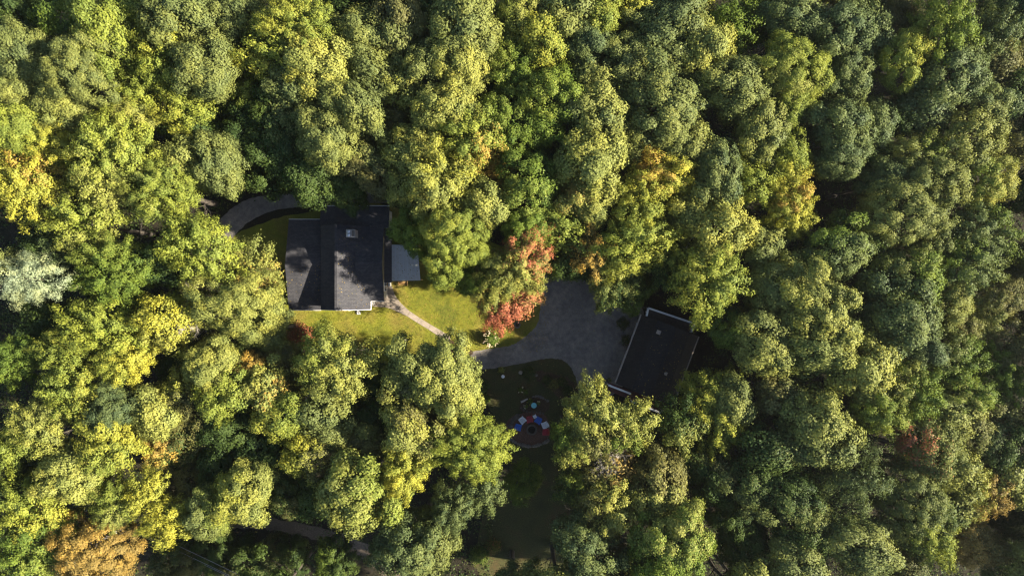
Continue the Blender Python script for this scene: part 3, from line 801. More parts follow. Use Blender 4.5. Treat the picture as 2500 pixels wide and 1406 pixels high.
def roof_litter():
    """leaves caught on the roofs, lying just above the shingles"""
    rng = np.random.default_rng(41); C_ = []; N_ = []
    def scat(q, n):
        q = [np.array(v) for v in q]; nr = unit(np.cross(q[1] - q[0], q[3] - q[0])[None])[0]
        u = rng.uniform(.03, .97, n); v = rng.uniform(.03, .97, n) ** 1.0
        p = q[0] + (q[1] - q[0]) * u[:, None] + (q[3] - q[0]) * v[:, None] + nr * .03
        C_.append(p); N_.append(unit(nr + rng.normal(size=(n, 3)) * .15))
    scat([A(rS.x, yS, RZ), A(eE, yS, EZe), A(eE, yN, EZe), A(rS.x, yN, RZ)], 130)
    scat([A(lW, lS, le), A(eW, lS, le), A(eW, lR, lz), A(lW, lR, lz)], 70)
    scat([c00, c10, c11, c01], 90)
    scat([g(.5, 1, GRZ), g(.78, 1, GB), g(.78, 0, GB), g(.5, 0, GRZ)], 90)
    scat([g(.22, 1, GB), g(.5, 1, GRZ), g(.5, 0, GRZ), g(.22, 0, GB)], 50)
    c = np.concatenate(C_); n = np.concatenate(N_)
    me = leaves_mesh("roof_leaves", c, n, rng.uniform(.06, .16, len(c)), rng.uniform(0, 1, (len(c), 3)), rng)
    me.materials.append(leafmat('ob+br')); o = bpy.data.objects.new("roof_leaves", me); link(o)
    tag(o, "dry leaves scattered over the house, patio and garage roofs", "leaves", kind='stuff')
roof_litter()
# ------------------------------------------------------------ yard things
rY = random.Random(31)
def small_plant(name, px, py, r, h, col, label, cat, seed, group=None, style='R', n=None, leaf=.10, flowers=None):
    """shrub: leaves on a dome over short stems"""
    rng = np.random.default_rng(seed); p = P(px, py)
    t = empty(name, (p.x, p.y, 0), label, cat, group)
    N = n or int(620 * (r / .6) ** 2)
    d = unit(rng.normal(size=(N, 3)) + [0, 0, .55]); d[:, 2] = np.abs(d[:, 2])
    lump = 1 + .22 * np.sin(d[:, 0] * 5 + seed) * np.cos(d[:, 1] * 4 + seed * 2)
    c = d * lump[:, None] * np.array([r, r, h]) * rng.uniform(.55, 1.05, (N, 1)); c[:, 2] = np.maximum(c[:, 2], .06)
    tt = rng.uniform(0, 1, (N, 3)); tt[:, 1] = .5
    me = leaves_mesh("foliage", c, unit(d + rng.normal(size=d.shape) * .5), rng.uniform(.7, 1.4, N) * leaf, tt, rng, aspect=.3 if style == 'G' else .6)
    me.materials.append(leafmat(col)); o = bpy.data.objects.new("foliage", me); link(o, t)
    s = MB()
    for k in range(6):
        a_ = k * 1.05; s.tube([(0, 0, 0), (r * .35 * math.cos(a_), r * .35 * math.sin(a_), h * .5), (r * .6 * math.cos(a_), r * .6 * math.sin(a_), h * .8)], [.02, .015, .006], 4)
    s.build("stem", MT['bark'], t)
    if flowers:
        fcol, fn, fs, nm = flowers
        rng2 = np.random.default_rng(seed + 5)
        cs = []; ns = []
        for k in range(fn):
            a_ = rng2.uniform(0, 6.28); q = rng2.uniform(.1, 1) ** .5 * 1.02
            z = math.sqrt(max(0.02, 1 - (q * .93) ** 2))
            base = np.array([r * q * math.cos(a_), r * q * math.sin(a_), h * z + .06]); ax = unit(np.array([[base[0], base[1], h * .9]]))[0]
            m = 16
            tpos = rng2.uniform(0, 1, m); rad = (1 - tpos) * fs * .5
            off = unit(rng2.normal(size=(m, 3))); cs.append(base + ax * (tpos * fs * 1.5)[:, None] + off * rad[:, None]); ns.append(off)
        sets = list(zip(cs, ns)) if fn <= 8 else [(np.concatenate(cs), np.concatenate(ns))]
        for cc_, nn_ in sets:
            tt = rng2.uniform(.3, 1, (len(cc_), 3)); me = leaves_mesh(nm, cc_, unit(nn_ + [0, 0, .3]), np.full(len(cc_), fs * .55), tt, rng2, aspect=.9)
            me.materials.append(leafmat(fcol)); o = bpy.data.objects.new(nm, me); link(o, t)
    return t
small_plant("hydrangea", 1199, 826, 1.0, 1.75, 'mg', "big round hydrangea with creamy white flower cones on the lawn edge", "shrub", 3, leaf=.16, flowers=('wf', 46, .17, "blossom"))
small_plant("shrub", 1103, 846, .45, .8, 'mg', "small green shrub at the lower end of the concrete walk", "shrub", 4)
small_plant("shrub", 1128, 858, .8, 1.0, 'rd+br', "low reddish shrub in the brown bed where walk and drive meet", "shrub", 5)
small_plant("shrub", 740, 820, 1.7, 1.9, 'rd+br', "broad dark red bush at the south edge of the lawn", "shrub", 6, leaf=.15)
small_plant("shrub", 1172, 945, 1.2, 2.2, 'dg+mg', "tall deep green bush left of the gazing ball under the trees", "shrub", 7, leaf=.2, n=1700)
small_plant("fern", 1183, 972, .75, .7, 'mg', "light green fern below the deep green bush", "fern", 8, style='G', leaf=.26)
small_plant("shrub", 1224, 903, .5, .7, 'yo', "straw-yellow shrub just above the white gazing ball", "shrub", 9, leaf=.11)
small_plant("shrub", 1292, 908, .95, .7, 'dg+br', "dull green low shrub right of the pale boulder", "shrub", 10)
small_plant("shrub", 1283, 957, .42, .5, 'mg', "little green shrub beside the white flowers", "shrub", 11)
small_plant("daisy_plant", 1271, 951, .42, .45, 'mg', "small clump with white flower heads in the shaded garden", "flowers", 12, flowers=('wf', 5, .16, "flower"))
small_plant("flowering_plant", 1295, 979, .4, .5, 'mg', "plant with yellow flower heads left of the birdbath", "flowers", 13, flowers=('ye', 7, .13, "flower"))
small_plant("flowering_plant", 1285, 992, .3, .4, 'mg', "plant with pale flower heads lower left of the birdbath", "flowers", 14, flowers=('wf', 5, .12, "flower"))
small_plant("flowering_plant", 1314, 983, .3, .45, 'mg', "plant with one pale flower spike right of the birdbath", "flowers", 15, flowers=('wf', 2, .17, "flower"))
for k, (x_, y_, r_, h_, w_) in enumerate(((1335, 927, .75, .9, "first from the left"), (1352, 937, .8, 1.0, "second from the left"), (1371, 932, .75, .9, "third from the left"),
                                     (1385, 952, .85, 1.1, "fourth from the left"), (1402, 968, .8, 1.0, "rightmost"))):
    small_plant("shrub", x_, y_, r_, h_, 'dg+br' if k != 1 else 'br+yo', f"dark twiggy shrub, {w_} of five by the curved drive edge", "shrub", 20 + k, "dark shrubs along the drive")
for k, (x_, y_, r_, w_) in enumerate(((1170, 1352, 1.3, "left"), (1206, 1330, 1.1, "right"))):
    small_plant("shrub", x_, y_, r_, 1.5, 'mg+rd' if k else 'mg', ("dark red-leaved shrub" if k else "green shrub") + f" in the shaded corner by the bottom edge, the {w_} one", "shrub", 30 + k)
small_plant("shrub", 1520, 790, .9, 1.0, 'dg+br', "dark shrub between the gravel and the north end of the garage", "shrub", 33)
small_plant("shrub", 1528, 830, .8, .9, 'dg+br', "dark shrub beside the gravel along the long garage wall", "shrub", 34)
small_plant("shrub", 1486, 927, .35, .5, 'yo', "tiny yellowish plant at the corner of the garage gutter", "shrub", 35)

def stones(name, pts, seed, m, label, r=(.15, .28), group=None):
    rnd = random.Random(seed)
    for k, (x_, y_) in enumerate(pts):
        p = P(x_, y_); rr = rnd.uniform(*r)
        o = MB().rock((0, 0, -.03), rr, rr * rnd.uniform(.7, 1), rr * .75, rnd).build(name, m, loc=(p.x, p.y, 0))
        o.rotation_euler = (0, 0, rnd.uniform(0, 6)); tag(o, label, "stone", group)
def arc(pts, n):
    q = smooth(pts, 10, closed=False); out = []; L = [0]
    for i in range(1, len(q)): L.append(L[-1] + (q[i] - q[i - 1]).length)
    for k in range(n):
        s_ = L[-1] * k / (n - 1)
        i = max(1, next((j for j in range(len(L)) if L[j] >= s_ - 1e-6), len(L) - 1)); t = (s_ - L[i - 1]) / max(1e-6, L[i] - L[i - 1])
        out.append(tuple(q[i - 1].lerp(q[i], t)))
    return out
stones("border_stone", arc([(1243, 1068), (1260, 1080), (1280, 1087), (1300, 1089), (1322, 1083), (1338, 1075)], 17), 1, MT['stone'],
       "rough stone in the curved border below the fire pit", (.17, .32), "border stones below the fire pit")
stones("border_stone", arc([(1263, 1017), (1252, 1025), (1247, 1038)], 5), 2, MT['stone_dark'], "brown stone left of the blue chair in the patio edge", (.24, .38), "border stones left of the fire pit")
stones("border_stone", arc([(1273, 996), (1290, 1005), (1310, 1006), (1326, 1009)], 8), 3, MT['stone_dark'], "small dark stone in the row above the chairs", (.14, .24), "stones above the chairs")
stones("border_stone", arc([(1302, 968), (1318, 968), (1330, 974), (1337, 978)], 7), 4, MT['stone'], "grey stone in the arc above the birdbath", (.13, .24), "stones above the birdbath")
stones("boulder", [(1271, 909)], 5, MT['concrete'], "pale boulder in the shaded garden near the drive", (.24, .26))
stones("boulder", [(1309, 915)], 6, MT['stone'], "grey rock at the left end of the dark shrubs", (.22, .24))
stones("boulder", [(988, 829)], 7, MT['stone'], "brown rock alone on the sunlit lawn near the trees", (.33, .35))
stones("boulder", [(1463, 915 + 12)], 8, MT['stone'], "small rock on the gravel beside the red deck", (.16, .17))
ring = empty("stone_ring", P(1263, 793), "small ring of pale stones round a planting at the lawn edge", "stone ring")
for k in range(12):
    a_ = k * math.pi / 6; rr = rY.uniform(.09, .13)
    MB().rock((0, 0, 0), rr, rr, rr * .8, rY).build("stone", MT['stone'], ring, (.34 * math.cos(a_), .34 * math.sin(a_), 0))
MB().lathe([(.28, .012), (.26, .05)], 14).build("soil", MT['bed'], ring)
lg = MB().tube([P(1272, 981) + Vector((0, 0, .12)), P(1280, 977) + Vector((0, 0, .13)), P(1288, 973) + Vector((0, 0, .12))], [.13, .12, .1], 8).build("log", MT['palebark'])
tag(lg, "short pale log lying at the left of the garden bed", "log")
# gazing ball
gb = P(1228, 917); gz = empty("gazing_ball", gb, "white glass gazing ball on a stand in the shaded garden", "garden ball")
MB().lathe([(.14, 0), (.12, .05), (.05, .1), (.04, .5), (.1, .58)], 12).build("stand", MT['stone'], gz)
MB().lathe([(.02, .57), (.12, .60), (.19, .67), (.22, .78), (.19, .89), (.12, .96), (.02, 1.0)], 16).build("globe", MT['whitepl'], gz, smooth=True)
# birdbath
bb = empty("birdbath", P(1303, 987), "round teal birdbath among flowers above the fire pit", "birdbath")
MB().lathe([(.22, 0), (.2, .05), (.09, .12), (.07, .5), (.12, .62)], 16).build("pedestal", MT['stone'], bb)
MB().lathe([(.10, .60), (.28, .66), (.35, .74), (.33, .75), (.2, .70), (.02, .69)], 24).build("basin", MT['teal'], bb, smooth=True)
# fire pit
fc = P(1298, 1048); fp = empty("fire_pit", fc, "round stone fire pit with black ashes amid the coloured chairs", "fire pit")
for k in range(18):
    a_ = 2 * math.pi * k / 18; M_ = Matrix.Rotation(a_, 4, 'Z')
    for j in range(2):
        Mj = Matrix.Rotation(a_ + j * .17, 4, 'Z')
        MB().box(.47, .68, -.105, .105, .001 + j * .155, .15 + j * .155, Mj).build("pit_block", MT['stone_dark'], fp)
MB().lathe([(.45, .02), (.42, .06), (.02, .10)], 18).build("ashes", MT['black'], fp)
for k in range(3):
    M_ = Matrix.Rotation(k * 1.1, 4, 'Z'); MB().tube([M_ @ Vector((-.3, .02, .12 + .03 * k)), M_ @ Vector((.3, 0, .14 + .03 * k))], [.045, .04], 6).build("burnt_log", MT['black'], fp)
# adirondack chairs; local +y is forward (towards the fire)
def chair(px, py, m, label):
    p = P(px, py); d = fc - p; rz = math.atan2(d.y, d.x) - math.pi / 2
    t = empty("garden_chair", (p.x, p.y, .021), label, "chair", "plastic garden chairs around the fire pit", rz)
    s = MB()
    for k in range(6):
        y_ = .30 - k * .105; z_ = .37 - k * .028; s.box(-.27, .27, y_ - .046, y_ + .046, z_ - .012, z_ + .012)
    s.build("seat", m, t)
    b = MB()
    for k in range(-3, 4):
        w_ = .036; x0 = k * .078; x1 = k * .100; top = 1.0 - .016 * k * k
        q0 = Vector((x0, -.24, .22)); q1 = Vector((x1, -.24 - .30 * (top - .22) / .78, top))
        b.bar(q0, q1, .066, .02)
    b.bar(Vector((-.30, -.325, .5)), Vector((.30, -.325, .5)), .02, .07); b.build("backrest", m, t)
    for sx in (-1, 1):
        a_ = MB(); a_.add([(sx * .27, .36, .56), (sx * .41, .34, .56), (sx * .40, -.1, .56), (sx * .34, -.38, .56), (sx * .28, -.36, .56),
                           (sx * .27, .36, .585), (sx * .41, .34, .585), (sx * .40, -.1, .585), (sx * .34, -.38, .585), (sx * .28, -.36, .585)],
                          [(0, 1, 2, 3, 4), (9, 8, 7, 6, 5), (0, 5, 6, 1), (1, 6, 7, 2), (2, 7, 8, 3), (3, 8, 9, 4), (4, 9, 5, 0)]); a_.build("armrest", m, t)
        MB().box(sx * .31 - .035, sx * .31 + .035, .26, .32, 0, .558).build("leg", m, t)
        MB().bar((sx * .30, .30, .30), (sx * .30, -.45, .03), .05, .09).build("leg", m, t)
    return t
chair(1266, 1041, MT['blue'], "blue slatted garden chair at the far left of the fire pit")
chair(1276, 1024.5, MT['whitepl'], "white slatted garden chair between the left blue chair and a red one")
chair(1293, 1022.5, MT['redpl'], "red slatted garden chair directly above the fire pit")
chair(1313.5, 1025, MT['blue'], "blue slatted garden chair beside the small white table")
chair(1329, 1036, MT['whitepl'], "white slatted garden chair above the right-hand red chair")
chair(1331, 1052, MT['redpl'], "red slatted garden chair at the far right of the fire pit")
p = P(1305.5, 1015); tb = empty("side_table", (p.x, p.y, .021), "small square white side table behind the chairs", "side table", None, .5)
s = MB()
for k in range(5): s.box(-.22, .22, -.21 + k * .088, -.135 + k * .088, .43, .455)
s.build("tabletop", MT['whitepl'], tb)
for sx in (-1, 1):
    for sy in (-1, 1): MB().box(sx * .18 - .02, sx * .18 + .02, sy * .17 - .02, sy * .17 + .02, 0, .43).build("leg", MT['whitepl'], tb)
# glass lamp on the gravel corner
q = P(1470, 937); tb = empty("path_lamp", q, "tiny white path light at the gravel corner by the garage", "path light")
MB().lathe([(.02, 0), (.02, .4)], 6).build("stake", MT['metal'], tb); MB().lathe([(.03, .4), (.09, .43), (.08, .52), (.02, .56)], 10).build("lamp_head", MT['whitepl'], tb)

# power line crossing the bottom of the picture on two wooden poles
def pole(x_, y_, label):
    p = P(x_, y_); t = empty("utility_pole", p, label, "utility pole", "poles of the power line")
    MB().tube([(0, 0, 0), (0, 0, 9.3)], [.16, .11], 10).build("pole", MT['bark'], t)
    a_ = math.radians(-25) + math.pi / 2; d = Vector((math.cos(a_), math.sin(a_), 0)); MB().bar(d * -.7 + Vector((.14, 0, 8.6)), d * .7 + Vector((.14, 0, 8.6)), .1, .1).build("crossarm", MT['bark'], t)
    return p, d
pa, da = pole(150, 1122, "wooden pole hidden in the forest at the left end of the power line")
pb, db = pole(1000, 1528, "wooden pole beyond the bottom edge of the photograph")
for k, o_y in enumerate((-.6, .0, .55)):
    pts = []
    for i in range(25):
        t_ = i / 24; q = pa.lerp(pb, t_) + da * o_y; sag = 1.3 * 4 * t_ * (1 - t_); pts.append(Vector((q.x + .14, q.y, 8.66 - sag - (.8 if k == 0 else 0))))
    o = MB().tube(pts, [.022] * 25, 5).build("power_cable", MT['wire'])
    tag(o, ("lowest", "middle", "uppermost")[k] + " of three thin grey cables crossing the lower left forest", "cable", "power line cables")

# dead limbs: bleached, leafless trees standing up through the crowns
def dead_tree(px, py, h, r, seed, label, spread=.5):
    rnd = random.Random(seed); p = P(px, py, h - 1); t = empty("dead_tree", (p.x, p.y, 0), label, "dead tree")
    MB().tube([(0, 0, -.2), (.1, 0, h * .4), (0, .1, h * .78)], [.26, .2, .13], 8).build("trunk", MT['palebark'], t)
    b = MB()
    for k in range(9):
        a_ = k * 2.4 + rnd.uniform(-.5, .5)
        limb(b, (0, .1, h * (.66 + .012 * k)), (math.cos(a_), math.sin(a_), spread), r * rnd.uniform(.7, 1.1), .075, rnd, 2, 5, .02)
    b.build("branches", MT['palebark'], t)
dead_tree(1502, 1112, 19.2, 2.3, 4, "bleached bare tree, upper one of two among rusty leaves")
dead_tree(1490, 1158, 18.6, 1.9, 8, "bleached bare tree, lower one of two among rusty leaves")
dead_tree(420, 790, 18.8, 2.0, 12, "bare pale twigs poking through the thin golden crown west of the house", .8)
dead_tree(160, 1372, 17.5, 1.8, 14, "bare pale boughs near the bottom left corner", .8)
dead_tree(1440, 1062, 17.4, 1.1, 15, "grey bare boughs above the rusty leaves, right of the chairs")
